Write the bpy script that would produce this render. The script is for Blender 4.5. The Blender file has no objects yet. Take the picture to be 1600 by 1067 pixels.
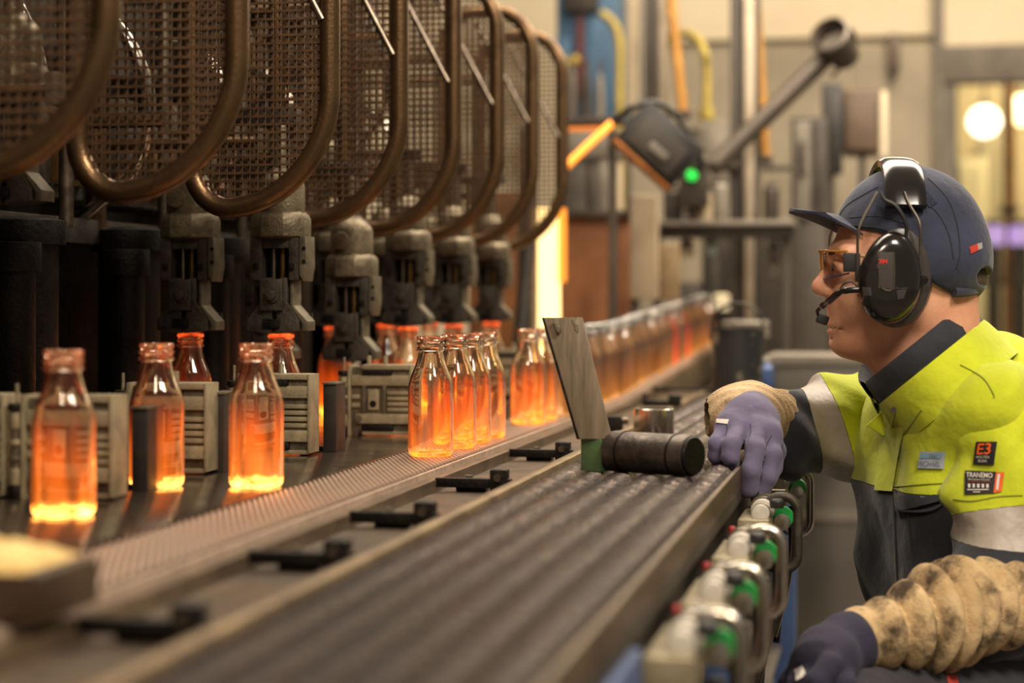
import bpy, bmesh, math, random
import numpy as np
from mathutils import Vector, Matrix, Quaternion
from mathutils.bvhtree import BVHTree
S = bpy.context.scene
COL = S.collection
PI = math.pi
# ------------------------------------------------------------------ camera
# world: Y runs along the conveyor, X across it, Z up.  The camera looks a little left of the conveyor.
FPX = 3000.0
TH = math.atan(590 / FPX)
CT, ST = math.cos(TH), math.sin(TH)
CZ = 1.04
cam_d = bpy.data.cameras.new('camera'); cam = bpy.data.objects.new('camera', cam_d); COL.objects.link(cam)
cam.location = (0, 0, CZ); cam.rotation_euler = (PI / 2, 0, TH)
cam_d.sensor_width = 36; cam_d.lens = 36 * FPX / 1600; cam_d.shift_y = -63.5 / 1600
cam_d.clip_start = .05; cam_d.clip_end = 100
cam_d.dof.use_dof = True; cam_d.dof.focus_distance = 2.68; cam_d.dof.aperture_fstop = 2.6; cam_d.dof.aperture_blades = 9
S.camera = cam
# ------------------------------------------------------------------ light
w = bpy.data.worlds.new('hall_air'); S.world = w; w.use_nodes = True
bg = w.node_tree.nodes['Background']; bg.inputs[0].default_value = (1.0, .84, .66, 1); bg.inputs[1].default_value = .20
S.view_settings.view_transform = 'Standard'; S.view_settings.look = 'None'
S.view_settings.exposure = 0.12; S.view_settings.gamma = 1.0; S.view_settings.use_curve_mapping = False
S.cycles.transparent_max_bounces = 40
S.cycles.max_bounces = 14; S.cycles.transmission_bounces = 14; S.cycles.glossy_bounces = 5; S.cycles.diffuse_bounces = 3
S.cycles.sample_clamp_indirect = 6
def area(name, loc, target, size, power, col=(1, .86, .68), sy=None):
    l = bpy.data.lights.new(name, 'AREA'); l.energy = power; l.color = col; l.size = size
    if sy: l.shape = 'RECTANGLE'; l.size_y = sy
    o = bpy.data.objects.new(name, l); COL.objects.link(o); o.location = loc
    o.rotation_euler = (Vector(target) - Vector(loc)).to_track_quat('-Z', 'Y').to_euler()
    return o
area('hall_lamp_aisle', (1.5, .5, 3.7), (.3, 2.4, .9), .8, 125, (1, .88, .73))
area('hall_lamp_belt', (-.25, 4.3, 3.5), (-.40, 4.2, .8), 1.3, 200, (1, .86, .70), 4.4)
area('front_fill', (-.1, -.5, 3.2), (.1, 2.5, .9), .6, 52, (1, .82, .62))  # added fill light above the camera, lifts the face under the cap
area('far_belt_fill', (-.25, 5.7, 2.3), (-.6, 5.6, .9), .3, 24, (1, .84, .62), 2.0)  # unseen light added over the far belt to brighten its bottles
area('hall_lamp_rear', (.6, 6.6, 4.4), (.3, 9.5, 1.3), 2.0, 240, (1, .84, .62))
area('hall_lamp_rear_aisle', (2.4, 5.2, 4.4), (1.6, 6.5, .6), 1.5, 55, (1, .86, .68))
# ------------------------------------------------------------------ placing helpers
def cw(r, d, z):                       # camera aligned ground frame -> world
    return Vector((r * CT - d * ST, r * ST + d * CT, z))
def q(u, v, d):                        # pixel + distance -> camera aligned frame
    return np.array(((u - 800) / FPX * d, d, CZ - (v - 470) / FPX * d))
def P(u, v, d):
    a = q(u, v, d); return cw(*a)
def PZ(u, v, z):                       # pixel on a level plane
    return P(u, v, (CZ - z) * FPX / (v - 470))
# ------------------------------------------------------------------ materials
def rgb(h):
    h = h.lstrip('#'); c = [int(h[i:i + 2], 16) / 255 for i in (0, 2, 4)]
    return tuple((x / 12.92 if x <= .04045 else ((x + .055) / 1.055) ** 2.4) for x in c) + (1,)
MATS = {}
def mat(name, c1, c2=None, rough=.5, metal=0., scale=20., bump=0., bscale=None, emit=0., ecol=None, detail=4., lo=.35, hi=.65,
        stretch=(1, 1, 1), coat=0., sheen=0., r2=None, spec=.5, coord='Object'):
    if name in MATS: return MATS[name]
    m = bpy.data.materials.new(name); m.use_nodes = True; MATS[name] = m
    nt = m.node_tree; N = nt.nodes; L = nt.links; b = N['Principled BSDF']
    c1 = rgb(c1); b.inputs['Base Color'].default_value = c1
    b.inputs['Roughness'].default_value = rough; b.inputs['Metallic'].default_value = metal
    b.inputs['Specular IOR Level'].default_value = spec
    b.inputs['Coat Weight'].default_value = coat; b.inputs['Sheen Weight'].default_value = sheen
    tc = N.new('ShaderNodeTexCoord'); mp = N.new('ShaderNodeMapping'); mp.inputs['Scale'].default_value = stretch
    L.new(tc.outputs[coord], mp.inputs[0])
    nz = N.new('ShaderNodeTexNoise'); nz.inputs['Scale'].default_value = scale; nz.inputs['Detail'].default_value = detail
    nz.inputs['Roughness'].default_value = .62
    L.new(mp.outputs[0], nz.inputs['Vector'])
    rp = N.new('ShaderNodeMapRange'); rp.inputs[1].default_value = lo; rp.inputs[2].default_value = hi
    L.new(nz.outputs[0], rp.inputs[0])
    if c2:
        mx = N.new('ShaderNodeMix'); mx.data_type = 'RGBA'; mx.inputs[6].default_value = c1; mx.inputs[7].default_value = rgb(c2)
        L.new(rp.outputs[0], mx.inputs[0]); L.new(mx.outputs[2], b.inputs['Base Color'])
    if r2 is not None:
        rr = N.new('ShaderNodeMapRange'); rr.inputs[3].default_value = rough; rr.inputs[4].default_value = r2
        L.new(rp.outputs[0], rr.inputs[0]); L.new(rr.outputs[0], b.inputs['Roughness'])
    if bump:
        n2 = N.new('ShaderNodeTexNoise'); n2.inputs['Scale'].default_value = bscale or scale * 4; n2.inputs['Detail'].default_value = 3
        L.new(mp.outputs[0], n2.inputs['Vector'])
        bp = N.new('ShaderNodeBump'); bp.inputs['Strength'].default_value = bump; bp.inputs['Distance'].default_value = .004
        L.new(n2.outputs[0], bp.inputs['Height']); L.new(bp.outputs[0], b.inputs['Normal'])
    if emit:
        b.inputs['Emission Color'].default_value = rgb(ecol) if ecol else c1; b.inputs['Emission Strength'].default_value = emit
    return m
# ------------------------------------------------------------------ mesh helpers
def tag(o, label=None, cat=None, group=None, kind=None):
    if label: o['label'] = label
    if cat: o['category'] = cat
    if group: o['group'] = group
    if kind: o['kind'] = kind
    return o
def empty(name, loc, label=None, cat=None, group=None, kind=None):
    o = bpy.data.objects.new(name, None); COL.objects.link(o); o.location = loc; o.empty_display_size = .05
    return tag(o, label, cat, group, kind)
def wloc(o):
    l = Vector(o.location)
    while o.parent: o = o.parent; l += Vector(o.location)
    return l
class MB:
    def __init__(s): s.v = []; s.f = []
    def add(s, vs, fs):
        n = len(s.v); s.v += [tuple(x) for x in vs]; s.f += [tuple(i + n for i in f) for f in fs]; return s
    def box(s, c, sz, rot=None):
        hx, hy, hz = [a / 2 for a in sz]
        vs = [Vector((x, y, z)) for x in (-hx, hx) for y in (-hy, hy) for z in (-hz, hz)]
        if rot is not None: vs = [rot @ x for x in vs]
        return s.add([x + Vector(c) for x in vs], [(0, 1, 3, 2), (4, 6, 7, 5), (0, 4, 5, 1), (2, 3, 7, 6), (0, 2, 6, 4), (1, 5, 7, 3)])
    def span(s, x0, x1, y0, y1, z0, z1):
        return s.box(((x0 + x1) / 2, (y0 + y1) / 2, (z0 + z1) / 2), (abs(x1 - x0), abs(y1 - y0), abs(z1 - z0)))
    def cyl(s, a, b, r, r2=None, n=20, caps=True):
        a = Vector(a); b = Vector(b); r2 = r if r2 is None else r2
        d = (b - a).normalized(); t = d.orthogonal().normalized(); k = d.cross(t)
        vs = []
        for p, rr in ((a, r), (b, r2)):
            for i in range(n):
                w = 2 * PI * i / n; vs.append(p + (t * math.cos(w) + k * math.sin(w)) * rr)
        fs = [(i, (i + 1) % n, n + (i + 1) % n, n + i) for i in range(n)]
        if caps: fs += [tuple(range(n - 1, -1, -1)), tuple(range(n, 2 * n))]
        return s.add(vs, fs)
    def tube(s, path, r, n=12, closed=False, caps=True):
        path = [Vector(p) for p in path]; m = len(path); rs = r if hasattr(r, '__len__') else [r] * m
        up = None; vs = []
        for i, p in enumerate(path):
            if closed: d = path[(i + 1) % m] - path[i - 1]
            else: d = path[min(i + 1, m - 1)] - path[max(i - 1, 0)]
            d.normalize()
            if up is None: up = d.orthogonal().normalized()
            up = (up - d * up.dot(d)); up = up.normalized() if up.length > 1e-6 else d.orthogonal().normalized()
            k = d.cross(up)
            for j in range(n):
                w = 2 * PI * j / n; vs.append(p + (up * math.cos(w) + k * math.sin(w)) * rs[i])
        fs = []
        for i in range(m if closed else m - 1):
            a = i * n; b = ((i + 1) % m) * n
            for j in range(n): fs.append((a + j, a + (j + 1) % n, b + (j + 1) % n, b + j))
        if caps and not closed: fs += [tuple(range(n - 1, -1, -1)), tuple(range((m - 1) * n, m * n))]
        return s.add(vs, fs)
    def lathe(s, prof, n=24, o=(0, 0, 0), sq=0., cap0=True, cap1=True, tw=0.):
        vs = []
        for r, z in prof:
            for i in range(n):
                w = 2 * PI * i / n + tw; k = 1
                if sq: k = 1 / (abs(math.cos(w)) ** sq + abs(math.sin(w)) ** sq) ** (1 / sq)
                vs.append((o[0] + r * k * math.cos(w), o[1] + r * k * math.sin(w), o[2] + z))
        fs = []
        for a in range(len(prof) - 1):
            for i in range(n): fs.append((a * n + i, a * n + (i + 1) % n, (a + 1) * n + (i + 1) % n, (a + 1) * n + i))
        if cap0: fs.append(tuple(range(n - 1, -1, -1)))
        if cap1: fs.append(tuple(range((len(prof) - 1) * n, len(prof) * n)))
        return s.add(vs, fs)
    def prism(s, poly, off, M=None):      # poly: 3D points, off: extrusion vector
        n = len(poly); off = Vector(off); a = [Vector(p) for p in poly]
        return s.add(a + [p + off for p in a], [tuple(range(n - 1, -1, -1)), tuple(range(n, 2 * n))] + [(i, (i + 1) % n, n + (i + 1) % n, n + i) for i in range(n)])
    def mesh(s, name, m, bevel=0., smooth=True, shift=None, seg=2):
        me = bpy.data.meshes.new(name)
        v = s.v if shift is None else [(x - shift[0], y - shift[1], z - shift[2]) for x, y, z in s.v]
        me.from_pydata(v, [], s.f)
        bm = bmesh.new(); bm.from_mesh(me)
        bmesh.ops.recalc_face_normals(bm, faces=bm.faces)
        if bevel:
            es = [e for e in bm.edges if len(e.link_faces) == 2 and e.calc_face_angle(0) > .5]
            bmesh.ops.bevel(bm, geom=es, offset=bevel, segments=seg, profile=.6, affect='EDGES', clamp_overlap=True)
        for f in bm.faces: f.smooth = smooth
        bm.to_mesh(me); bm.free()
        if smooth:
            try: me.set_sharp_from_angle(angle=.7)
            except Exception: pass
        if m: me.materials.append(m)
        return me
    def build(s, name, m, parent=None, bevel=0., smooth=True, local=False, at=None, **kw):
        sh = None
        if parent is not None and not local: sh = wloc(parent)
        if parent is None and at is not None: sh = at
        o = bpy.data.objects.new(name, s.mesh(name, m, bevel, smooth, sh))
        COL.objects.link(o)
        if parent is not None: o.parent = parent
        elif at is not None: o.location = at
        return tag(o, **kw)
def copy_tree(o, parent=None):
    c = o.copy(); COL.objects.link(c); c.parent = parent
    for ch in [x for x in bpy.data.objects if x.parent == o]: copy_tree(ch, c)
    return c
def clone(o, loc, label=None, group=None):
    c = copy_tree(o); c.location = loc
    return tag(c, label, None, group)
def arc_pts(c, rx, rz, a0, a1, n):
    return [(c[0] + rx * math.cos(a0 + (a1 - a0) * i / n), c[1] + rz * math.sin(a0 + (a1 - a0) * i / n)) for i in range(n + 1)]
def smooth_path(pts, n=8):                # Catmull-Rom
    pts = [Vector(p) for p in pts]; out = []
    for i in range(len(pts) - 1):
        p0 = pts[max(i - 1, 0)]; p1 = pts[i]; p2 = pts[i + 1]; p3 = pts[min(i + 2, len(pts) - 1)]
        for k in range(n):
            t = k / n
            out.append(.5 * (2 * p1 + (p2 - p0) * t + (2 * p0 - 5 * p1 + 4 * p2 - p3) * t * t + (3 * p1 - p0 - 3 * p2 + p3) * t ** 3))
    return out + [pts[-1]]
# palette
M_floor = mat('concrete_floor', '#6d655c', '#4b453f', .75, 0, 3, .2, 40)
M_black = mat('oily_black_iron', '#0f0c0a', '#1d1812', .42, .6, 30, .35, 160, r2=.6)
M_iron = mat('dark_cast_iron', '#38322b', '#4b443b', .45, .55, 40, .25, 220, r2=.62)
M_cast = mat('worn_cast_metal', '#8c8069', '#5f5443', .42, .75, 35, .3, 260, r2=.6)
M_tube = mat('bronzed_steel_tube', '#745a3e', '#4d3b28', .26, .85, 18, .12, 200, r2=.45)
M_mesh = mat('rusty_wire', '#47331f', '#63472f', .55, .5, 60)
M_rod = mat('steel_rod', '#85786a', '#5c5146', .3, .9, 40)
M_plate = mat('greasy_dead_plate', '#65574a', '#43392f', .10, .75, 14, .04, 120, r2=.24)
M_alloy = mat('grey_alloy_block', '#a3977a', '#7f745c', .48, .45, 30, .15, 220, r2=.6)
M_alloyd = mat('dirty_alloy', '#6e644e', '#4c4537', .5, .45, 40, .2, 240)
M_belt = mat('belt_link_steel', '#c4ab98', '#a48d7b', .38, .45, 60)
M_side = mat('brown_conveyor_rail', '#6a5742', '#4a3b2b', .45, .5, 12, .15, 90)
M_grate = mat('greasy_grating', '#68605c', '#443e3c', .22, .8, 30, .15, 200, r2=.4)
M_edge = mat('scuffed_edge_strip', '#8d7857', '#5e4d36', .5, .4, 16)
M_blue = mat('blue_painted_beam', '#48608f', '#3c5079', .45, 0, 10)
M_chrome = mat('chromed_steel', '#cfc8bc', '#b0a698', .24, 1., 20)
M_white = mat('white_plastic', '#c9c2b6', '#a79f92', .4, 0, 30)
M_green = mat('green_plastic', '#1f9a45', '#18803a', .45, 0, 30)
M_red = mat('red_plastic', '#b3242e', '#8d1a22', .4, 0, 30)
M_hosebl = mat('black_rubber', '#151413', '#232120', .5, 0, 40)
M_yhose = mat('yellow_hose', '#b19a45', '#92803a', .5, 0, 20)
# ------------------------------------------------------------------ room
fl = MB().span(-6, 6, -2, 16, -.1, 0).build('floor', M_floor, kind='structure')
M_wallc = mat('cream_wall', '#d8c9ad', '#ccbc9e', .8, 0, 1.5)
M_wallg = mat('grey_wall_panel', '#9d917d', '#857a68', .7, 0, 2)
M_trim = mat('grey_trim', '#6e6458', '#5a5148', .6, 0, 6)
YW = 10.4
XW = .30
wall = MB().span(-6, XW, YW, YW + .2, 0, 5).build('wall_back', M_wallc, kind='structure')
def yplane(u, v, y):
    dx = ((u - 800) / FPX) * CT - ST; dy = ((u - 800) / FPX) * ST + CT
    d = y / dy; return P(u, v, d)
def panel_on_wall(name, u0, u1, v0, v1, y, t, m, parent=None, **kw):
    a = yplane(u0, v1, y); b = yplane(u1, v0, y)
    return MB().span(a.x, b.x, y - t, y, a.z, b.z).build(name, m, parent, .004, **kw)
for (u0, u1) in ((930, 1062), (1066, 1194), (1198, 1325), (1329, 1456)):
    panel_on_wall('panel', u0, u1, 72, 620, YW, .03, M_wallg, wall)
panel_on_wall('trim_1', 900, 1462, 58, 71, YW, .07, M_trim, kind='structure')
panel_on_wall('trim_2', 1458, 1474, -160, 640, YW, .10, M_trim, kind='structure')
# the wall over and beside the window
a = yplane(1474, 640, YW); b = yplane(1600, 128, YW); c = yplane(1600, 70, YW)
xw = a.x
MB().span(XW, 6, YW, YW + .2, c.z, 5).build('wall_back_upper', M_wallc, kind='structure')
MB().span(XW, 6, YW, YW + .2, 0, .55).build('wall_back_lower', M_wallg, kind='structure')
MB().span(xw, 6, YW - .05, YW + .12, b.z, c.z).build('trim_3', M_trim, bevel=.01, kind='structure')
win = empty('window_1', (xw, YW, .55), kind='structure')
fr = MB().span(xw, xw + .05, YW - .02, YW + .08, .55, b.z).span(xw + .62, xw + .66, YW - .02, YW + .08, .55, b.z).span(xw + 1.6, xw + 1.65, YW - .02, YW + .08, .55, b.z)
fr.span(xw, xw + 1.65, YW - .02, YW + .08, .55, .6).build('window_frame', M_trim, win, .004)
M_pane = bpy.data.materials.new('window_glass'); M_pane.use_nodes = True
_n = M_pane.node_tree.nodes; _l = M_pane.node_tree.links; _n.clear()
_o = _n.new('ShaderNodeOutputMaterial'); _t = _n.new('ShaderNodeBsdfTransparent'); _t.inputs[0].default_value = (.93, .93, .88, 1)
_g = _n.new('ShaderNodeBsdfGlossy'); _g.inputs['Roughness'].default_value = .05; _f = _n.new('ShaderNodeFresnel'); _x = _n.new('ShaderNodeMixShader')
_l.new(_f.outputs[0], _x.inputs[0]); _l.new(_t.outputs[0], _x.inputs[1]); _l.new(_g.outputs[0], _x.inputs[2]); _l.new(_x.outputs[0], _o.inputs[0])
MB().span(xw + .05, xw + .62, YW + .02, YW + .03, .6, b.z).build('pane', M_pane, win)
MB().span(xw + .66, xw + 1.6, YW + .02, YW + .03, .6, b.z).build('pane', M_pane, win)
# the hall beyond the window
M_far = mat('far_hall_wall', '#b9a77f', '#cbb78c', .8, 0, 2)
MB().span(.5, 6, 14.8, 15, 0, 5).build('wall_far', M_far, kind='structure')
def lampball(u, v, d, r, e, col, name, label):
    p = P(u, v, d); t = empty(name, p, label, 'lamp')
    mm = mat('lamp_glass_' + col[1:], col, None, .4, 0, emit=e, ecol=col)
    MB().lathe([(.001, -r), (r * .6, -r * .8), (r * .95, -r * .3), (r, .1 * r), (r * .8, r * .6), (r * .4, r * .9), (.001, r)], 20).build('globe', mm, t, local=True)
    MB().cyl((0, 0, r * .85), (0, 0, r * 1.3), r * .35, n=14).cyl((0, 0, r * 1.3), (0, 0, 5 - p.z), .012, n=8).build('stem', M_trim, t, local=True)
    return t
lampball(1538, 190, 13.2, .11, 4, '#fff4e4', 'hanging_lamp', 'round white lamp glowing behind the window beside the jamb')
area('far_hall_fill', (1.4, 12.6, 3.6), (1.0, 14.5, 1.0), 1.5, 160, (1, .85, .6))  # added light that brightens the view through the window
lampball(1596, 172, 12.6, .10, 6, '#ffe0a8', 'hanging_lamp', 'warm yellow lamp glaring behind the window by the orange post')
t = empty('warm_post', P(1577, 560, 12.0), 'warm orange steel post beyond the window', 'post')
MB().cyl((P(1577, 600, 12).x, P(1577, 600, 12).y, 0), P(1577, 60, 12), .035).build('post', mat('orange_post', '#b77a35', '#8a5a28', .4, .3, 10), t)
MB().cyl(P(1577, 330, 12) - Vector((0, 0, .02)), P(1577, 330, 12) + Vector((0, 0, .03)), .06).build('collar', M_alloyd, t)
for u, l in ((1552, 'squat violet lit drum left of the orange post'), (1594, 'violet lit drum right of the orange post')):
    p = P(u, 368, 11.6); t = empty('signal_drum', p, l, 'drum')
    MB().lathe([(.05, -.06), (.065, -.05), (.065, .05), (.05, .06)], 18).build('lens', mat('violet_lens', '#b79be0', None, .4, 0, emit=.9, ecol='#b79be0'), t, local=True)
    MB().lathe([(.055, .06), (.055, .09), (.02, .1)], 18).build('cap', M_iron, t, local=True)
    MB().lathe([(.07, -.30), (.055, -.26), (.05, -.06)], 18).build('pedestal', M_iron, t, local=True)
    MB().cyl((0, 0, -p.z), (0, 0, -.3), .045).build('stand', M_iron, t, local=True)
for i, (u, v0, v1, w_, c) in enumerate(((1494, 330, 520, .10, '#8d8877'), (1520, 245, 420, .10, '#c7b991'), (1556, 215, 300, .12, '#9d8f6d'))):
    p0 = P(u, v1, 13.3 + .35 * i); p1 = P(u, v0, 13.3 + .35 * i)
    t = empty('far_cabinet', (p0.x, p0.y, 0), ['grey low cabinet', 'pale tall cabinet', 'olive brown cabinet'][i] + ' in the hall beyond the window', 'cabinet')
    mm = mat('far_cab%d' % i, c, None, .6)
    MB().span(p0.x - w_, p0.x + w_, p0.y, p0.y + .25, 0, p1.z).build('body', mm, t, .01)
    MB().span(p0.x - w_ * .9, p0.x - .01, p0.y - .02, p0.y, .1, p1.z - .06).build('door', mm, t, .004)
    MB().span(p0.x + .01, p0.x + w_ * .9, p0.y - .02, p0.y, .1, p1.z - .06).build('door', mm, t, .004)
# ------------------------------------------------------------------ conveyor
ZB = .82; ZG = .82
BX0, BX1 = -.695, -.597; BXC = -.632
YB0, YB1 = .55, 6.95
def belt_z(y): return ZB if y < 4.3 else ZB + .031 * (y - 4.3)
belt = empty('conveyor_belt', (BXC, YB0, ZB), 'pale steel wire belt carrying the row of bottles', 'conveyor belt')
nb = MB()
for i in range(80):
    y0 = YB0 + (YB1 - YB0) * i / 80; y1 = YB0 + (YB1 - YB0) * (i + 1) / 80
    z0, z1 = belt_z(y0) - .0042, belt_z(y1) - .0042
    nb.add([(x, y, z) for (y, z) in ((y0, z0), (y1, z1)) for x, z in ((BX0, z), (BX1, z), (BX1, z - .012), (BX0, z - .012))],
           [(0, 1, 5, 4), (1, 2, 6, 5), (2, 3, 7, 6), (3, 0, 4, 7)])
nb.build('carrier', M_iron, belt, smooth=False)
DI = .098 / math.tan(math.radians(21))          # the wires run slantwise over the belt
rw = .0026; k = 0; PITCH = .0190
def wire(y0):
    vs = []; a = math.radians(21); nx_, ny_ = math.cos(a), math.sin(a)
    for (x, y) in ((BX1 - .001, y0), (BX1 - .05, y0 + DI / 2), (BX0 + .001, y0 + DI)):
        for t_ in range(6):
            w_ = PI * t_ / 5; vs.append((x + nx_ * rw * math.cos(w_), y + ny_ * rw * math.cos(w_), belt_z(y) - .0030 + .0030 * math.sin(w_)))
    return vs
wf = [(r_ * 6 + c_, r_ * 6 + c_ + 1, r_ * 6 + c_ + 7, r_ * 6 + c_ + 6) for r_ in (0, 1) for c_ in range(5)] + [(0, 1, 2, 3, 4, 5), (17, 16, 15, 14, 13, 12)]
flat = MB().add([(x - BXC, y - 1.0, z - ZB) for x, y, z in wire(1.0)], wf).mesh('belt_wire', M_belt)
far = MB(); y = YB0 + .02
while y < YB1 - DI - .02:
    if y + DI < 4.3 and k < 300:
        o = bpy.data.objects.new('belt_wire', flat); COL.objects.link(o); o.parent = belt; o.location = (0, y - YB0, 0)
    elif k < 300:
        MB().add(wire(y), wf).build('belt_wire', M_belt, belt)
    else: far.add(wire(y), wf)
    y += PITCH; k += 1
if far.v: far.build('far_belt_wires', M_belt, belt, kind='stuff')
# side rail of the belt, trough and its brackets
rail = empty('belt_rail', (BX1, YB0, .70), 'brown steel rail along the belt edge', 'rail')
def strip(name, m, x0, x1, zt, zb, parent, y0=YB0, y1=YB1, bev=.0015):
    b = MB(); n = 40 if y1 > 4.5 else 1
    ys = [y0 + (y1 - y0) * i / n for i in range(n + 1)]
    vs = []
    for yy in ys:
        dz = belt_z(yy) - ZB
        vs += [(x0, yy, zb + dz), (x1, yy, zb + dz), (x1, yy, zt + dz), (x0, yy, zt + dz)]
    fs = [(0, 1, 2, 3), tuple(4 * n + j for j in (3, 2, 1, 0))]
    for i in range(n):
        for j in range(4): fs.append((4 * i + j, 4 * i + (j + 1) % 4, 4 * i + 4 + (j + 1) % 4, 4 * i + 4 + j))
    return b.add(vs, fs).build(name, m, parent, bev)
strip('wear_strip', M_belt, BX1 + .001, BX1 + .007, ZB - .003, ZB - .03, rail)
strip('rail_body', M_side, BX1 + .007, BX1 + .024, ZB - .010, ZB - .09, rail)
M_trough = mat('oily_trough', '#6b5b49', '#40352a', .33, .5, 9, .15, 80, r2=.5)
tr = empty('drip_trough', (-.51, YB0, .7), 'shallow oily trough between belt and grating', 'trough')
MB().span(BX1 + .024, -.452, YB0, 5.2, ZB - .05, ZB - .026).build('trough_floor', M_trough, tr)
MB().span(-.462, -.452, YB0, 5.2, ZB - .03, ZB - .004).build('trough_side', M_side, tr, .001)
# grating with lengthwise serrated planks
gr = empty('serrated_grating', (-.32, YB0, ZG - .03), 'greasy serrated steel grating along the aisle side', 'grating')
GX0, GX1 = -.445, -.193; NP = 6
pw = (GX1 - GX0 - .022) / NP
YG1 = 4.75
def plank(y0, y1, step):
    b = MB(); n = int((y1 - y0) / step)
    # section across the plank, low - high - low, with teeth along its length
    for i in range(n):
        ya = y0 + step * i; yb = ya + step * .55; yc = ya + step
        xs = (.001, pw * .18, pw * .5, pw * .82, pw - .001); h = (-.009, -.0015, 0, -.0015, -.009)
        vs = []
        for (yy, dz) in ((ya, -.0038), (ya + step * .12, 0), (yb, 0), (yb + step * .12, -.0038), (yc, -.0038)):
            vs += [(x, yy, hh + dz) for x, hh in zip(xs, h)]
        fs = [(r * 5 + c, r * 5 + c + 1, r * 5 + c + 6, r * 5 + c + 5) for r in range(4) for c in range(4)]
        b.add(vs, fs)
    return b
pm = plank(YB0, YG1, .0105).mesh('plank', M_grate, smooth=True)
for i in range(NP):
    o = bpy.data.objects.new('plank', pm); COL.objects.link(o); o.parent = gr; o.location = (GX0 + .011 + pw * i + .32, -YB0, ZG - (ZG - .03))
MB().span(GX0, GX1, YB0, YG1, ZG - .045, ZG - .014).build('bearer', M_iron, gr)
MB().span(GX0, GX0 + .011, YB0, YG1, ZG - .03, ZG + .002).build('edge_strip', M_edge, gr, .0015)
MB().span(GX1 - .006, GX1, YB0, YG1, ZG - .03, ZG + .0005).build('edge_strip', M_side, gr, .0015)
# frame of the line underneath
frm = empty('conveyor_trestle', (-.3, YB0, 0), 'blue beam frame carrying the belt and the grating', 'conveyor frame')
MB().span(-.235, -.186, YB0, 1.46, .69, .7745).build('beam', M_blue, frm, .002)
MB().span(-.245, -.215, 1.46, YG1, .69, .765).build('beam', M_iron, frm, .002)
MB().span(-.56, -.535, YB0, 6.9, .64, .75).build('beam', M_side, frm, .002)
MB().span(-.66, -.62, YB0, 6.9, .60, .79).build('beam', M_side, frm, .002)
for yy in (.9, 2.75, 4.4, 6.6):
    MB().span(-.68, -.64, yy, yy + .05, 0, .72).build('leg', M_side, frm, .002)
    if yy < 5: MB().span(-.26, -.21, yy, yy + .05, 0, .71).build('leg', M_blue, frm, .002)
    if yy < 5: MB().span(-.66, -.21, yy + .01, yy + .04, .60, .66).build('cross_member', M_side, frm, .002)
M_belly = mat('grey_guard_sheet', '#6f675d', '#575049', .5, .4, 5)
MB().span(-.62, -.24, .6, 4.7, .25, .26).build('drip_sheet', M_belly, frm)
# brackets lying across the trough
for i, (u, v) in enumerate(((842, 706), (748, 752), (600, 805), (452, 868), (215, 975))):
    p = PZ(u, v, ZB - .012); x = -.53; y = p.y
    b = empty('stop_bracket', (x, y, ZB - .026), 'black steel stop bracket across the trough, ' + ['fifth', 'fourth', 'third', 'second', 'first'][i] + ' from the padded block', 'bracket', 'stop brackets along the trough')
    MB().span(x - .045, x + .055, y - .006, y + .006, ZB - .02, ZB - .008).build('bar', M_black, b, .0015)
    MB().span(x + .028, x + .050, y - .010, y + .012, ZB - .026, ZB + .004).build('block', M_black, b, .002)
    MB().span(x - .02, x + .02, y + .006, y + .03, ZB - .026, ZB - .014).build('foot', M_black, b, .002)
    MB().cyl((x + .039, y - .016, ZB - .006), (x + .039, y + .018, ZB - .006), .005, n=12).build('pin', M_rod, b)
    MB().cyl((x - .005, y + .018, ZB - .014), (x - .005, y + .018, ZB - .006), .006, n=6).build('bolt', M_alloyd, b)
# ------------------------------------------------------------------ bottle forming machine
rnd = random.Random(7)
mc = empty('forming_machine', (-1.5, .6, 0), 'dark oily bottle forming machine behind the guard screens', 'machine')
MB().span(-2.1, -1.40, .4, 4.7, ZB + .001, 2.7).build('body', M_black, mc, .01)
dp = empty('dead_plate', (-1.05, .4, .1), 'dark greasy dead plate bench beside the belt', 'bench')
MB().span(-2.1, BX0 - .004, .4, 4.8, ZB - .03, ZB).build('plate', M_plate, dp, .001)
MB().span(-2.08, BX0 - .05, .45, 4.75, 0, ZB - .031).build('base_cabinet', M_black, dp, .004)
MB().span(-1.30, -1.25, .4, 4.7, 1.13, 1.17).build('cross_rail', M_iron, mc, .004)
MB().span(-1.28, -1.20, .4, 4.7, 1.62, 1.70).build('upper_rail', M_iron, mc, .004)
M_brass = mat('brown_brass', '#6f5227', '#49351a', .4, .6, 20)
SEC0 = 2.79; SP = .392; ZM = ZB + .17
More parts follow.
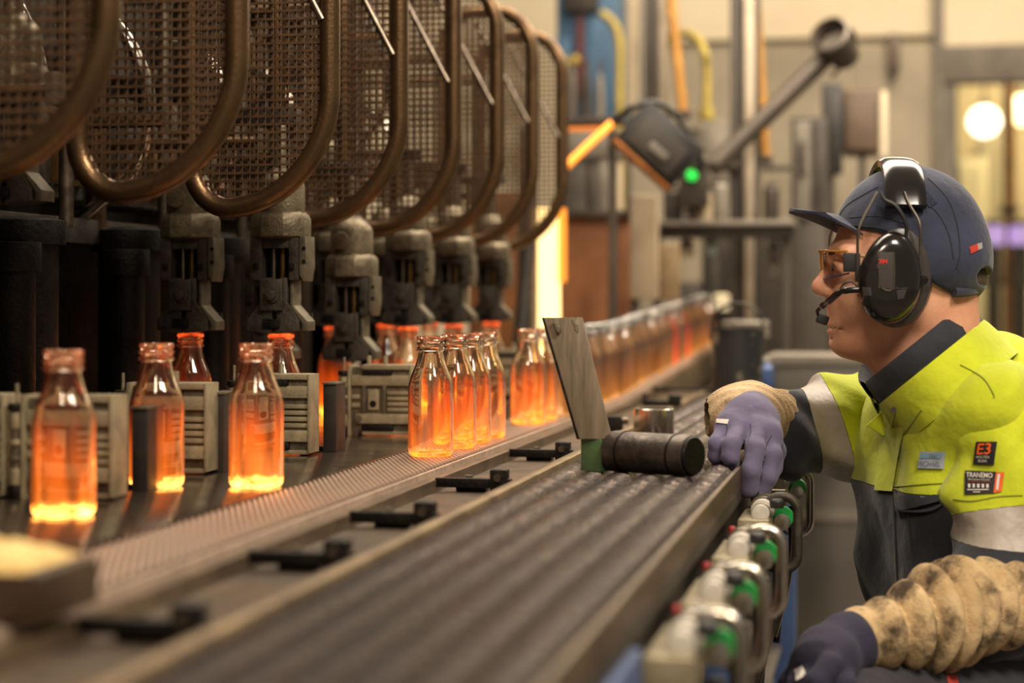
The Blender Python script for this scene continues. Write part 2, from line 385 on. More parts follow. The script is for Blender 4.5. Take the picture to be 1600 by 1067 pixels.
for k in range(-5, 6):
    y = SEC0 + SP * k
    if y > 4.7: continue
    MB().lathe([(.050, 0), (.050, .30), (.060, .30), (.060, .335), (.03, .34)], 28, (-1.22, y + .17, ZB)).build('column', M_black, mc, .001)
    MB().lathe([(.028, 0), (.028, .26), (.036, .26), (.036, .30)], 20, (-1.175, y + .05, ZB)).build('column', M_black, mc, .001)
    MB().lathe([(.020, 0), (.020, .31)], 16, (-1.31, y + .02, ZB)).build('column', M_iron, mc)
    # parts behind the guards
    MB().span(-1.39, -1.27, y - .10, y + .12, 1.20, 1.36).build('valve_block', M_iron, mc, .006)
    MB().span(-1.39, -1.29, y - .15, y + .05, 1.42, 1.60).build('valve_block', M_iron, mc, .006)
    MB().span(-1.27, -1.255, y - .02, y + .09, 1.22, 1.33).build('cover_plate', M_brass, mc, .003)
    MB().cyl((-1.26, y + .13, 1.15), (-1.26, y + .13, 1.95), .016, n=14).build('riser_pipe', M_tube, mc)
    MB().cyl((-1.20, y - .12, 1.15), (-1.20, y - .12, 1.95), .011, n=12).build('riser_pipe', M_rod, mc)
    pth = smooth_path([(-1.28, y + .05, 1.50), (-1.18, y + .02, 1.47), (-1.13, y + .03, 1.36), (-1.16, y + .06, 1.26), (-1.24, y + .08, 1.19), (-1.30, y + .09, 1.15)], 7)
    MB().tube(pth, .0105, 10).build('hose', M_chrome, mc)
    pth = smooth_path([(-1.30, y - .05, 1.75), (-1.17, y - .08, 1.66), (-1.14, y - .06, 1.52), (-1.20, y - .02, 1.42), (-1.3, y, 1.38)], 7)
    MB().tube(pth, .008, 10).build('hose', M_hosebl, mc)
    for j in range(4):
        zz = 1.24 + .1 * j + rnd.uniform(-.02, .02); yy = y + rnd.uniform(-.1, .1)
        MB().cyl((-1.29, yy, zz), (-1.235, yy, zz), rnd.uniform(.010, .018), n=6).build('fitting', rnd.choice([M_chrome, M_cast, M_rod]), mc, .001)
    zl = .055 if k == 1 else 0
    if k >= 0:
        tcr = empty('tong_carrier', (-1.1, y, ZM + .318), 'dark carrier beam above the tongs, ' + ['fifth', 'fourth', 'third', 'second', 'first'][k] + ' from the furnace', 'carrier beam', 'tong carrier beams')
        MB().span(-1.18, -.88, y - .004, y + .024, ZM + .319 - zl, ZM + .342 - zl).build('beam', M_iron, tcr, .003)
        MB().span(-1.18, -1.15, y - .014, y + .034, ZM + .319 - zl, ZM + .36 - zl).build('clamp', M_cast, tcr, .003)
# ------------------------------------------------------------------ guard screens
GR, GL, GZ0, GZ1 = -.778, -.985, 1.1685, 1.686
def loop_pts(n=14):
    p = []
    p += arc_pts((GR - .140, GZ0 + .165), .140, .165, -PI / 2, 0, n)
    p += arc_pts((GR - .085, GZ1 - .105), .085, .105, 0, PI / 2, n)
    p += arc_pts((GL + .075, GZ1 - .09), .075, .09, PI / 2, PI, n)
    p += arc_pts((GL + .062, GZ0 + .075), .062, .075, PI, 1.5 * PI, n)
    return p
LP = loop_pts()
# the lower bar climbs a little towards the aisle
LP = [(x, z + .016 * max(0, (x - GL) / (GR - GL)) * (1 if z < GZ0 + .2 else 0) * (1 - max(0, (z - GZ0) / .2))) for x, z in LP]
def crossings(val, ax):
    out = []
    for i in range(len(LP)):
        a = LP[i]; b = LP[(i + 1) % len(LP)]
        if (a[ax] - val) * (b[ax] - val) < 0:
            t = (val - a[ax]) / (b[ax] - a[ax]); out.append(a[1 - ax] + (b[1 - ax] - a[1 - ax]) * t)
    return (min(out), max(out)) if len(out) > 1 else None
def make_guard(lean):
    g = empty('guard_screen', (0, 0, 0), 'tubular guard frame with rusty wire screen', 'guard screen')
    MB().tube([(x, 0, z) for x, z in LP], .0148, 16, closed=True).build('frame', M_tube, g, local=True)
    m = MB(); pt = .0115; ww = .0017
    x = GL + .006
    while x < GR - .004:
        c = crossings(x, 0)
        if c: m.span(x - ww, x + ww, .0005, .0032, c[0], c[1])
        x += pt
    z = GZ0 + .008
    while z < GZ1 - .004:
        c = crossings(z, 1)
        if c: m.span(c[0], c[1], -.0032, -.0005, z - ww, z + ww)
        z += pt
    m.build('wire_screen', M_mesh, g, local=True, smooth=False, kind='stuff')
    MB().tube([(GR - .125, -.012, 1.658), (GR - .008, -.010, 1.437)], .0056, 10).build('brace_rod', M_rod, g, local=True)
    MB().cyl((GL, 0, 1.30), (-1.30, 0, 1.30), .010, n=12).build('mounting_bar', M_tube, g, local=True)
    MB().cyl((GL, 0, 1.58), (-1.30, 0, 1.58), .010, n=12).build('mounting_bar', M_tube, g, local=True)
    MB().span(GL - .03, GL - .01, -.03, .03, 1.28, 1.32).build('hinge', M_cast, g, .002, local=True)
    return g
g0 = make_guard(0)
GY = [1.83 + .3945 * i for i in range(8)]
g0.location = (0, GY[0], 0)
gl = 'bronzed tubular guard loop with rusty wire screen over the forming machine'
ORD = ['eighth', 'seventh', 'sixth', 'fifth', 'fourth', 'third', 'second', 'first']
for i, yy in enumerate(GY):
    o = g0 if i == 0 else copy_tree(g0)
    o.location = (0, yy, 0); tag(o, 'bronzed tubular guard loop with rusty wire screen, ' + ORD[i] + ' from the furnace door', None, 'guard screens in a row')
# ------------------------------------------------------------------ takeout tongs (origin at bottle mouth)
def make_tong():
    t = empty('takeout_tong', (0, 0, 0), 'x', 'tong')
    B = lambda: MB()
    c = B().lathe([(.036, .180), (.0365, .190), (.0365, .222), (.034, .230), (.026, .240), (.018, .246), (.016, .25)], 28).build('cap', M_cast, t, .0008, local=True)
    B().cyl((-.010, -.030, .206), (-.010, -.040, .206), .0165, .015, n=22).build('boss', M_cast, c, .001, local=True)
    B().lathe([(.040, .143), (.046, .146), (.046, .172), (.043, .179), (.037, .184)], 8, tw=PI / 8).build('collar', M_cast, t, .0012, local=True)
    B().span(-.040, -.021, -.028, .028, .080, .144).build('side_plate', M_iron, t, .002, local=True)
    B().span(.021, .036, -.028, .028, .080, .144).build('side_plate', M_iron, t, .002, local=True)
    B().span(-.021, .021, -.027, .027, .128, .144).build('head_block', M_iron, t, .002, local=True)
    B().span(-.021, .021, -.004, .027, .080, .130).build('back_plate', M_black, t, .001, local=True)
    B().cyl((-.006, -.016, .078), (-.006, -.016, .130), .0035, n=10).build('plunger_rod', M_rod, t, local=True)
    B().cyl((.008, -.014, .078), (.008, -.014, .130), .0045, n=10).build('plunger_rod', M_brass, t, local=True)
    w_ = B().prism([(.0365, -.024, .146), (.046, -.024, .146), (.047, -.024, .100), (.043, -.024, .078), (.0365, -.024, .088)], (0, .048, 0)).build('wear_plate', M_alloyd, t, .0012, local=True)
    for zz in (.128, .108): B().cyl((.044, -.0255, zz), (.044, -.022, zz), .003, n=8).build('screw', M_black, w_, local=True)
    B().span(-.034, -.026, -.032, -.026, .096, .106).build('lug', M_black, t, .001, local=True)
    B().span(.022, .030, -.032, -.026, .096, .106).build('lug', M_black, t, .001, local=True)
    p = B().span(-.024, .012, -.030, -.008, .034, .082).build('pivot_block', M_iron, t, .003, local=True)
    b = B().cyl((-.004, -.030, .058), (-.004, -.034, .058), .012, n=20).build('washer', M_iron, p, .0008, local=True)
    B().cyl((-.004, -.034, .058), (-.004, -.040, .058), .0085, n=6).build('bolt', M_iron, p, .001, local=True)
    # two jaws flaring to the bottle mouth
    B().prism([(-.006, -.024, .084), (-.026, -.024, .084), (-.026, -.024, .046), (-.046, -.024, .020), (-.046, -.024, .004), (-.006, -.024, -.001)], (0, .048, 0)).build('jaw', M_iron, t, .002, local=True)
    B().prism([(.006, -.024, .084), (.018, -.024, .084), (.018, -.024, .046), (.036, -.024, .020), (.036, -.024, .004), (-.002, -.024, -.001)], (0, .048, 0)).build('jaw', M_iron, t, .002, local=True)
    B().prism([(.021, -.020, .084), (.026, -.020, .084), (.026, -.020, .042), (.048, -.020, .018), (.048, -.020, .004), (.039, -.020, .004), (.039, -.020, .016), (.021, -.020, .042)], (0, .040, 0)).build('jaw_spring', M_alloyd, t, .001, local=True)
    B().span(-.020, .006, -.0275, -.023, .008, .022).build('jaw_insert', M_black, t, .001, local=True)
    B().span(-.046, .042, .022, .030, .004, .03).build('jaw_back', M_black, t, .001, local=True)
    B().cyl((0, 0, .24), (0, 0, .318), .013, n=16).build('stem', M_cast, t, local=True)
    return t
ZM = ZB + .17
FX, BXK = -.906, -1.058
tong0 = make_tong()
first = True
LBT = {'f': 'dark cast takeout tong gripping a hot bottle, belt side row', 'b': 'dark cast takeout tong gripping a hot bottle, column side row',
       'fl': 'empty takeout tong lowered over the ribbed alloy pusher block', 'bl': 'empty takeout tong lowered behind the other lowered tong'}
held = []
for k in range(5):
    for row, x in (('f', FX), ('b', BXK)):
        low = (k == 1); y = SEC0 + SP * k + (.02 if row == 'b' else 0)
        loc = (x, y, ZM - (.055 if low else 0) + .001)
        o = tong0 if first else copy_tree(tong0)
        o.location = loc; tag(o, LBT[row + ('l' if low else '')] + ('' if low else ', ' + ['fifth', '', 'third', 'second', 'first'][k] + ' from the furnace'), None, 'takeout tongs'); first = False
        if not low: held.append((x, y))
o = copy_tree(tong0); o.location = (-1.12, 2.33, ZM + .175); tag(o, 'raised empty takeout tong under the guard loop with the cut off corner', None, 'takeout tongs')
o['label'] = 'raised empty takeout tong hanging above the dark columns'
# ------------------------------------------------------------------ pusher blocks on the dead plate
def make_pusher():
    t = empty('pusher_block', (0, 0, 0), 'x', 'pusher block')
    B = MB; H = .116
    # face towards -Y, x from -.058 to .058
    B().span(-.042, .056, 0, .034, .006, H - .004).build('core', M_alloyd, t, .001, local=True)
    B().span(-.024, .056, -.006, .036, H - .008, H).build('top_plate', M_alloy, t, .001, local=True)
    B().span(-.042, .056, -.006, .0, H - .034, H - .017).build('face_rib', M_alloy, t, .0008, local=True)
    B().span(-.035, .056, -.006, .0, .020, .036).build('face_rib', M_alloy, t, .0008, local=True)
    B().span(-.024, .056, -.005, .0, .002, .008).build('foot_rib', M_alloy, t, .0008, local=True)
    B().span(-.024, .026, -.008, .0, H - .017, H - .009).build('dark_bar', M_black, t, .0008, local=True)
    B().span(-.024, .028, -.008, .0, .009, .019).build('dark_bar', M_black, t, .0008, local=True)
    B().span(-.048, -.043, -.008, .036, .0, H).build('end_plate', M_alloy, t, .0008, local=True)
    B().span(.056, .060, -.008, .036, .004, H).build('end_plate', M_alloy, t, .0008, local=True)
    for zz in (.040, .049, .058, .067): B().span(.018, .056, -.0035, 0, zz, zz + .006).build('slat', M_alloy, t, .0006, local=True)
    for zz in (.046, .060): B().span(-.042, -.028, -.0035, 0, zz, zz + .007).build('slat', M_alloy, t, .0006, local=True)
    for xx in (-.024, .010): B().span(xx, xx + .006, -.006, 0, .036, H - .034).build('upright', M_alloyd, t, .0008, local=True)
    b = B().span(-.015, .004, -.004, 0, .042, .076).build('boss_plate', M_alloy, t, .003, local=True)
    B().cyl((-.006, -.0046, .052), (-.006, -.0038, .052), .0056, n=18).build('hole', M_black, b, local=True)
    B().cyl((-.030, -.009, .028), (-.030, -.005, .028), .006, n=16).build('bolt', M_alloyd, t, .0008, local=True)
    r = B().lathe([(.007, .010), (.007, .100)], 16, (-.056, .0, 0)).build('hinge_pin', M_alloyd, t, local=True)
    for z0, z1, rr, mm in ((0, .014, .0105, M_black), (.098, .106, .010, M_black), (.06, .066, .0095, M_alloy), (.078, .096, .0085, M_alloy), (.016, .034, .0085, M_alloy), (.042, .048, .0095, M_alloyd)):
        B().lathe([(rr, z0), (rr, z1)], 16, (-.056, .0, 0)).build('hinge_ring', mm, t, .0006, local=True)
    B().cyl((-.0555, 0, .10), (-.0555, 0, .128), .0022, n=8).build('stud', M_alloy, t, local=True)
    B().cyl((-.018, .016, H), (-.018, .016, H + .014), .004, n=8).build('stud', M_alloy, t, local=True)
    B().cyl((.010, .016, H), (.010, .016, H + .014), .004, n=8).build('stud', M_alloy, t, local=True)
    return t
pb = make_pusher()
spots = [(-.820, 3.03, 'ribbed alloy pusher block with round hole beneath the lowered takeout tongs'),
         (-.865, 2.62, 'ribbed alloy pusher block behind the hot bottle in the nearest gripping tong'),
         (-.905, 2.31, 'ribbed alloy pusher block between the two standing hot bottles'),
         (-.897, 1.99, 'ribbed alloy pusher block right behind the brightest foremost bottle'),
         (-1.025, 1.99, 'ribbed alloy pusher block beside the foremost pusher block, at the columns'),
         (-.830, 3.62, 'ribbed alloy pusher block seen past the four bottles on the belt'),
         (-.800, 4.02, 'farthest ribbed alloy pusher block next to the belt')]
for i, (x, y, l) in enumerate(spots):
    o = pb if i == 0 else copy_tree(pb); o.location = (x, y, ZB); tag(o, l, None, 'pusher blocks on the dead plate')
M_dkplate = mat('dark_push_plate', '#3b3732', '#2a2622', .45, .5, 30)
for i, (u, v, h, l) in enumerate(((515, 706, .098, 'dark upright push plate left of the pusher block with round hole'), (218, 768, .095, 'dark upright push plate in front of the half hidden hot bottle'), (338, 738, .100, 'dark upright push plate behind the hot bottle next to the belt'))):
    p = PZ(u, v, ZB); t = empty('push_plate', (p.x, p.y, ZB), l, 'push plate', 'push plates')
    MB().span(-.010, .010, 0, .05, 0, h).build('plate', M_dkplate, t, .0015, local=True)
    MB().span(-.011, .011, -.003, .053, h, h + .003).build('top_lip', M_alloyd, t, .0008, local=True)
    MB().span(-.08, -.010, .02, .03, .0, .006).build('slide_bar', M_black, t, .001, local=True)
# crumbs of glass on the dead plate
M_crumb = mat('glass_crumb', '#d9d2c4', None, .15, 0)
for i in range(26):
    u = rnd.uniform(545, 640); v = rnd.uniform(686, 706)
    p = PZ(u, v, ZB); s_ = rnd.uniform(.0012, .003)
    if p.x > BX0 - .01: continue
    a = rnd.random() * 6
    MB().lathe([(s_ * .4, 0), (s_, s_ * .4), (s_ * .5, s_ * .9)], 5, tw=a).build('glass_crumb', M_crumb, at=p, smooth=False, label='tiny broken glass crumb on the dark plate', cat='glass crumb', group='glass crumbs on the dead plate')
for o in bpy.data.objects:
    if o.name.startswith('glass_crumb'): o.location.z = ZB
# ------------------------------------------------------------------ bottles
PRO = [(0, .004), (.016, .003), (.024, .0), (.0285, .0012), (.0312, .005), (.0320, .010), (.0320, .094), (.0317, .099), (.0302, .106), (.0275, .115), (.0245, .122), (.0218, .129),
       (.0198, .136), (.0184, .142), (.0176, .147), (.0178, .149), (.0205, .1495), (.0210, .1510), (.0208, .1530), (.0188, .1545), (.0186, .1570), (.0204, .1580), (.0206, .1605), (.0188, .1618), (.0186, .1640), (.0202, .1650), (.0203, .1685), (.0190, .170)]
INN = [(.0160, .1700), (.0150, .168), (.0150, .146), (.0160, .141), (.0178, .134), (.0203, .127), (.0236, .119), (.0265, .112), (.0288, .104), (.0296, .097), (.0298, .09), (.0298, .014), (.0285, .0085), (.024, .006), (.012, .0075), (0, .008)]
def bottle_mesh(inner, n=48):
    b = MB(); prof = PRO + (INN if inner else [])
    vs = []; fs = []; rings = []
    for r, z in prof:
        if r == 0: rings.append([len(vs)]); vs.append((0, 0, z)); continue
        body = max(0, min(1, (.125 - z) / .03)) * .55
        ring = []
        for i in range(n):
            w = 2 * PI * i / n
            e = 2 + 2.2 * body; k = 1 / (abs(math.cos(w)) ** e + abs(math.sin(w)) ** e) ** (1 / e)
            k = (1 + (k - 1) * .55) * (1 + (.010 if z < .149 else 0) * math.cos(8 * w) * min(1, max(0, (z - .004) / .02)))
            ring.append(len(vs)); vs.append((r * k * math.cos(w), r * k * math.sin(w), z))
        rings.append(ring)
    for a, c in zip(rings, rings[1:]):
        if len(a) == 1: fs += [(a[0], c[(i + 1) % n], c[i]) for i in range(n)]
        elif len(c) == 1: fs += [(a[i], a[(i + 1) % n], c[0]) for i in range(n)]
        else: fs += [(a[i], a[(i + 1) % n], c[(i + 1) % n], c[i]) for i in range(n)]
    b.add(vs, fs); return b
def hot_glass(name, stops, solid, tint=(1, .96, .9, 1), rough=.02):
    """clear glass whose own heat glows by height; stops = (height, colour, strength)"""
    m = bpy.data.materials.new(name); m.use_nodes = True; nt = m.node_tree; N = nt.nodes; L = nt.links; N.clear()
    out = N.new('ShaderNodeOutputMaterial'); tc = N.new('ShaderNodeTexCoord'); sx = N.new('ShaderNodeSeparateXYZ'); L.new(tc.outputs['Object'], sx.inputs[0])
    nz = N.new('ShaderNodeTexNoise'); nz.inputs['Scale'].default_value = 38; mp = N.new('ShaderNodeMapping'); mp.inputs['Scale'].default_value = (1, 1, .25)
    oi = N.new('ShaderNodeObjectInfo'); av = N.new('ShaderNodeVectorMath'); L.new(tc.outputs['Object'], av.inputs[0]); L.new(oi.outputs['Random'], av.inputs[1])
    L.new(av.outputs[0], mp.inputs[0]); L.new(mp.outputs[0], nz.inputs['Vector'])
    ma = N.new('ShaderNodeMath'); ma.operation = 'MULTIPLY_ADD'; ma.inputs[1].default_value = .018; L.new(nz.outputs[0], ma.inputs[0])
    sb = N.new('ShaderNodeMath'); sb.operation = 'SUBTRACT'; sb.inputs[1].default_value = .009; L.new(sx.outputs[2], sb.inputs[0]); L.new(sb.outputs[0], ma.inputs[2])
    mr = N.new('ShaderNodeMapRange'); mr.inputs[1].default_value = 0; mr.inputs[2].default_value = .17; L.new(ma.outputs[0], mr.inputs[0])
    cr = N.new('ShaderNodeValToRGB'); cs = N.new('ShaderNodeValToRGB'); L.new(mr.outputs[0], cr.inputs[0]); L.new(mr.outputs[0], cs.inputs[0])
    for ramp, idx in ((cr, 1), (cs, 2)):
        while len(ramp.color_ramp.elements) < len(stops): ramp.color_ramp.elements.new(.5)
        for e, s in zip(ramp.color_ramp.elements, stops):
            e.position = s[0]; e.color = rgb(s[1]) if idx == 1 else (s[2],) * 3 + (1,)
    em = N.new('ShaderNodeEmission'); L.new(cr.outputs[0], em.inputs[0])
    ms = N.new('ShaderNodeMath'); ms.operation = 'MULTIPLY'; L.new(cs.outputs[0], ms.inputs[0])
    ns_ = N.new('ShaderNodeTexNoise'); ns_.inputs['Scale'].default_value = 60; m2 = N.new('ShaderNodeMapping'); m2.inputs['Scale'].default_value = (1, 1, .12); L.new(av.outputs[0], m2.inputs[0]); L.new(m2.outputs[0], ns_.inputs['Vector'])
    r2_ = N.new('ShaderNodeMapRange'); r2_.inputs[1].default_value = .35; r2_.inputs[2].default_value = .65; r2_.inputs[3].default_value = .15; r2_.inputs[4].default_value = 2.0; L.new(ns_.outputs[0], r2_.inputs[0]); L.new(r2_.outputs[0], ms.inputs[1]); L.new(ms.outputs[0], em.inputs[1])
    if solid:
        g = N.new('ShaderNodeBsdfGlass'); g.inputs['IOR'].default_value = 1.47; g.inputs['Roughness'].default_value = rough; g.inputs[0].default_value = tint
        ad = N.new('ShaderNodeAddShader'); L.new(g.outputs[0], ad.inputs[0]); L.new(em.outputs[0], ad.inputs[1])
    else:
        tr_ = N.new('ShaderNodeBsdfTransparent'); tr_.inputs[0].default_value = tint
        gl_ = N.new('ShaderNodeBsdfGlossy'); gl_.inputs['Roughness'].default_value = .14
        fr_ = N.new('ShaderNodeFresnel'); fr_.inputs[0].default_value = 2.6
        bz = N.new('ShaderNodeBump'); bz.inputs['Strength'].default_value = .9; bz.inputs['Distance'].default_value = .004; L.new(nz.outputs[0], bz.inputs['Height'])
        L.new(bz.outputs[0], gl_.inputs['Normal']); L.new(bz.outputs[0], fr_.inputs['Normal'])
        mxs = N.new('ShaderNodeMixShader'); L.new(fr_.outputs[0], mxs.inputs[0]); L.new(tr_.outputs[0], mxs.inputs[1]); L.new(gl_.outputs[0], mxs.inputs[2])
        ad = N.new('ShaderNodeAddShader'); L.new(mxs.outputs[0], ad.inputs[0]); L.new(em.outputs[0], ad.inputs[1])
    L.new(ad.outputs[0], out.inputs[0]); return m
G_hot = hot_glass('white_hot_glass', [(0, '#ffb45c', 1.6), (.035, '#ffa448', 1.2), (.07, '#ff7a1e', .20), (.35, '#ff6a12', .15), (.52, '#ff5a10', .05), (.62, '#f04a10', .008), (.84, '#e04818', .006), (.95, '#ff7a50', .035)], True)
G_tong = hot_glass('tong_held_glass', [(0, '#ff9a30', .7), (.12, '#ff6a14', .16), (.45, '#ff5610', .07), (.62, '#d04010', .015), (.80, '#d04014', .01), (.955, '#ff4a14', .012), (1, '#ff5a20', .5)], True)
G_belt = hot_glass('belt_glass', [(0, '#ff8c28', .5), (.05, '#ff7a1c', .15), (.30, '#ff5e10', .075), (.50, '#ff5610', .035), (.60, '#f04a10', .004), (.95, '#e04a18', .0), (1, '#ff6a40', .06)], True)
G_far = hot_glass('far_glass', [(0, '#ffb050', .4), (.08, '#ff9434', .11), (.35, '#ff8c30', .045), (.5, '#ff8c38', .02), (.62, '#c08040', .0), (1, '#c08040', .0)], False, (.985, .97, .94, 1))
G_red = hot_glass('red_glass', [(0, '#ff5a28', .4), (.3, '#ff3c1c', .22), (.5, '#e03018', .12), (.65, '#a02010', .0)], False, (.95, .88, .8, 1))
bm_solid = bottle_mesh(True); bm_thin = bottle_mesh(False)
meshes = {}
def bottle(x, y, z, kind, label, group, rot=None):
    gm, b = {'hot': (G_hot, bm_solid), 'tong': (G_tong, bm_solid), 'belt': (G_belt, bm_solid), 'far': (G_far, bm_thin), 'red': (G_red, bm_thin)}[kind]
    if kind not in meshes: meshes[kind] = b.mesh('bottle', gm)
    o = bpy.data.objects.new('glass_bottle', meshes[kind]); COL.objects.link(o); o.location = (x, y, z); o.rotation_euler.z = rnd.uniform(0, 1.5) if rot is None else rot
    return tag(o, label, 'bottle', group)
bottle(-.829, 1.839, ZB, 'hot', 'brightest glowing bottle standing alone on the dark plate, foremost of all', 'hot bottles on the dead plate', .3)
bottle(-.850, 2.146, ZB, 'hot', 'hot bottle half hidden behind a dark push plate', 'hot bottles on the dead plate', .3)
bottle(-.735, 2.170, ZB, 'hot', 'hot bottle at the belt edge with glowing base, in front of a pusher block', 'hot bottles on the dead plate', .3)
for i, (x, y) in enumerate(held):
    bottle(x, y, ZB, 'tong', 'orange hot bottle held by a takeout tong, ' + ['fifth', 'fifth', 'third', 'third', 'second', 'second', 'first', 'first'][i] + ' from the furnace, ' + ['belt side', 'column side'][i % 2], 'bottles held in takeout tongs', .3)
K = 2256 * .85
for u, od in ((685, 'fourth'), (722, 'third'), (746, 'second'), (769, 'first')):
    d = K / (1390 - u); bottle(BXC - .006, (d + ST * BXC) / CT, ZB, 'belt', 'clear orange based bottle on the belt, ' + od + ' of the four from the leaning plate', 'four bottles together on the belt', .3)
d = K / (1390 - 833); y = (d + ST * BXC) / CT
for i in range(2):
    bottle(BXC - .004, y, belt_z(y), 'belt', ['clear bottle with orange body on the belt, left of the leaning plate', 'clear bottle with orange body half hidden by the leaning plate'][i], 'two bottles beside the leaning plate', .3); y += .118
y += .02; n = 0
while y < 6.75:
    kind = 'red' if n in (18, 21) else 'far'
    bottle(BXC + rnd.uniform(-.005, .005), y, belt_z(y), kind, 'amber clear bottle in the long row on the far belt' if kind == 'far' else 'red glowing bottle near the end of the long row', 'bottles queued on the far belt'); y += .105; n += 1
# ------------------------------------------------------------------ tool lying on the grating: plate, green block, cylinder
M_wood = mat('scratched_grey_plate', '#83735f', '#635644', .55, .15, 70, .25, 200, stretch=(1, 1, .06), lo=.3, hi=.7)
M_greenp = mat('chipped_green_paint', '#506a45', '#3b4d33', .5, 0, 25, .1, 100, lo=.45, hi=.75)
M_cyl = mat('blackened_steel', '#6f655d', '#453e39', .36, .8, 25, .2, 180, r2=.5)
ax0 = PZ(952, 737, ZG) ; ax1 = PZ(1090, 747, ZG); R_ = .0262
dirv = Vector((ax1.x - ax0.x, ax1.y - ax0.y, 0)).normalized(); side = Vector((-dirv.y, dirv.x, 0))
A = Vector((ax0.x, ax0.y, ZG + R_)) + side * .008
tool = empty('plate_tool', (A.x, A.y, ZG), 'leaning grey plate on a green block with a blackened steel cylinder', 'tool')
ln = .124
cb = MB().cyl(A, A + dirv * ln, R_, n=36).build('cylinder', M_cyl, tool, .002)
for t0 in (.020, .100):
    MB().cyl(A + dirv * t0, A + dirv * (t0 + .0025), R_ + .0008, n=36).build('band', M_black, cb)
MB().cyl(A + dirv * ln, A + dirv * (ln + .004), R_ * .96, R_ * .9, n=36).build('end_cap', M_black, cb, .001)
rot = Matrix((dirv, side, Vector((0, 0, 1)))).transposed()
gb = A - dirv * .021
MB().box((gb.x, gb.y, ZG + .0215), (.033, .040, .043), rot).build('green_block', M_greenp, tool, .0015)
nk = A - dirv * .004
MB().box((nk.x, nk.y, ZG + .024), (.012, .034, .030), rot).build('neck', M_black, tool, .001)
# leaning plate rises from the block
pl0 = [(905, 684), (957, 684), (908, 495), (850, 496)]
D0 = 2.475
qa, qb_, qc, qd = P(905, 686, D0), P(956, 686, D0 - .012), P(909, 496, D0 + .02), P(850, 496, D0 + .034)
nrm = (qb_ - qa).cross(qd - qa).normalized()
if nrm.y < 0: nrm = -nrm
MB().prism([qa, qb_, qc, qd], nrm * .006).build('leaning_plate', M_wood, tool, .0012)
ed_ = (qa - qb_).normalized() * .0035
MB().prism([qa + ed_, qa, qd, qd + ed_], nrm * .006).build('dark_edge', M_black, tool, .0008)
for u in (868, 898):
    c = P(u, 500, D0 + .026)
    MB().prism([P(u - 5, 499, D0 + .022), P(u + 4, 499, D0 + .021), P(u + 8, 515, D0 + .019), P(u + 5, 521, D0 + .018), P(u + 1, 517, D0 + .019)], nrm * .004).build('hinge_leaf', M_alloyd, tool, .0005)
# machined steel ring
p = PZ(1018, 683, ZG); rg = empty('steel_ring', (p.x, p.y + .03, ZG), 'bright machined steel ring standing behind the cylinder', 'steel ring')
MB().lathe([(.024, 0), (.0325, 0), (.033, .001), (.033, .044), (.032, .045), (.024, .045), (.024, 0)], 48, cap0=False, cap1=False).build('ring', M_chrome, rg, local=True)
MB().lathe([(.0235, .002), (.0235, .040)], 40).build('bore_insert', M_iron, rg, local=True)
# small dark tools behind
p = PZ(1030, 636, ZG); t = empty('clamp_tool', (p.x, p.y, ZG), 'small dark clamp lying behind the steel ring', 'clamp')
MB().span(-.035, .04, -.01, .01, .002, .014).build('bar', M_black, t, .002, local=True)
MB().span(.02, .045, -.014, .014, .002, .026).build('jaw', M_black, t, .003, local=True)
MB().cyl((-.03, 0, .014), (-.03, 0, .028), .006, n=12).build('screw', M_iron, t, local=True)
p = PZ(1075, 612, ZG); t = empty('open_wrench', (p.x, p.y, ZG), 'dark open wrench lying across the grating by the black bucket', 'wrench')
MB().span(-.06, .06, -.009, .009, .001, .009).build('shaft', M_black, t, .003, local=True)
MB().lathe([(.022, .0), (.022, .012)], 16, (-.065, 0, 0)).build('head', M_black, t, .003, local=True)
MB().lathe([(.016, .0), (.016, .012)], 6, (.065, 0, 0)).build('head', M_black, t, .003, local=True)
p = PZ(965, 668, ZG); t = empty('hinge_block', (-.475, p.y, ZG), 'small black hinge block on the trough edge behind the leaning plate', 'hinge block')
MB().span(-.02, .02, -.012, .012, -.01, .02).build('block', M_black, t, .002, local=True)
MB().cyl((-.03, 0, .012), (.03, 0, .012), .006, n=12).build('pin', M_rod, t, local=True)
# black bucket with worn paint
M_bucket = mat('flaking_black_paint', '#262626', '#7d6c58', .5, .1, 14, .2, 60, lo=.54, hi=.6)
p = PZ(1152, 622, ZG); bk = empty('black_bucket', (p.x, p.y, ZG), 'black steel bucket with flaking paint on the far grating', 'bucket')
MB().lathe([(.052, 0), (.056, .004), (.0595, .15), (.062, .152), (.062, .158), (.058, .158), (.053, .01), (0.001, .008)], 36, cap1=False).build('wall', M_bucket, bk, local=True)
MB().tube(smooth_path([(-.06, 0, .13), (-.05, .0, .19), (0, 0, .215), (.05, 0, .19), (.06, 0, .13)], 6), .003, 8).build('handle', M_iron, bk, local=True)
p = PZ(1197, 606, ZG); t = empty('blue_can', (p.x + .0, p.y, ZG), 'small blue canister beside the black bucket', 'canister')
MB().lathe([(.018, 0), (.019, .003), (.019, .05), (.012, .058), (.008, .06), (.008, .066)], 20).build('body', M_blue, t, local=True)
MB().lathe([(.0095, .066), (.0095, .076)], 14).build('cap', M_white, t, .001, local=True)
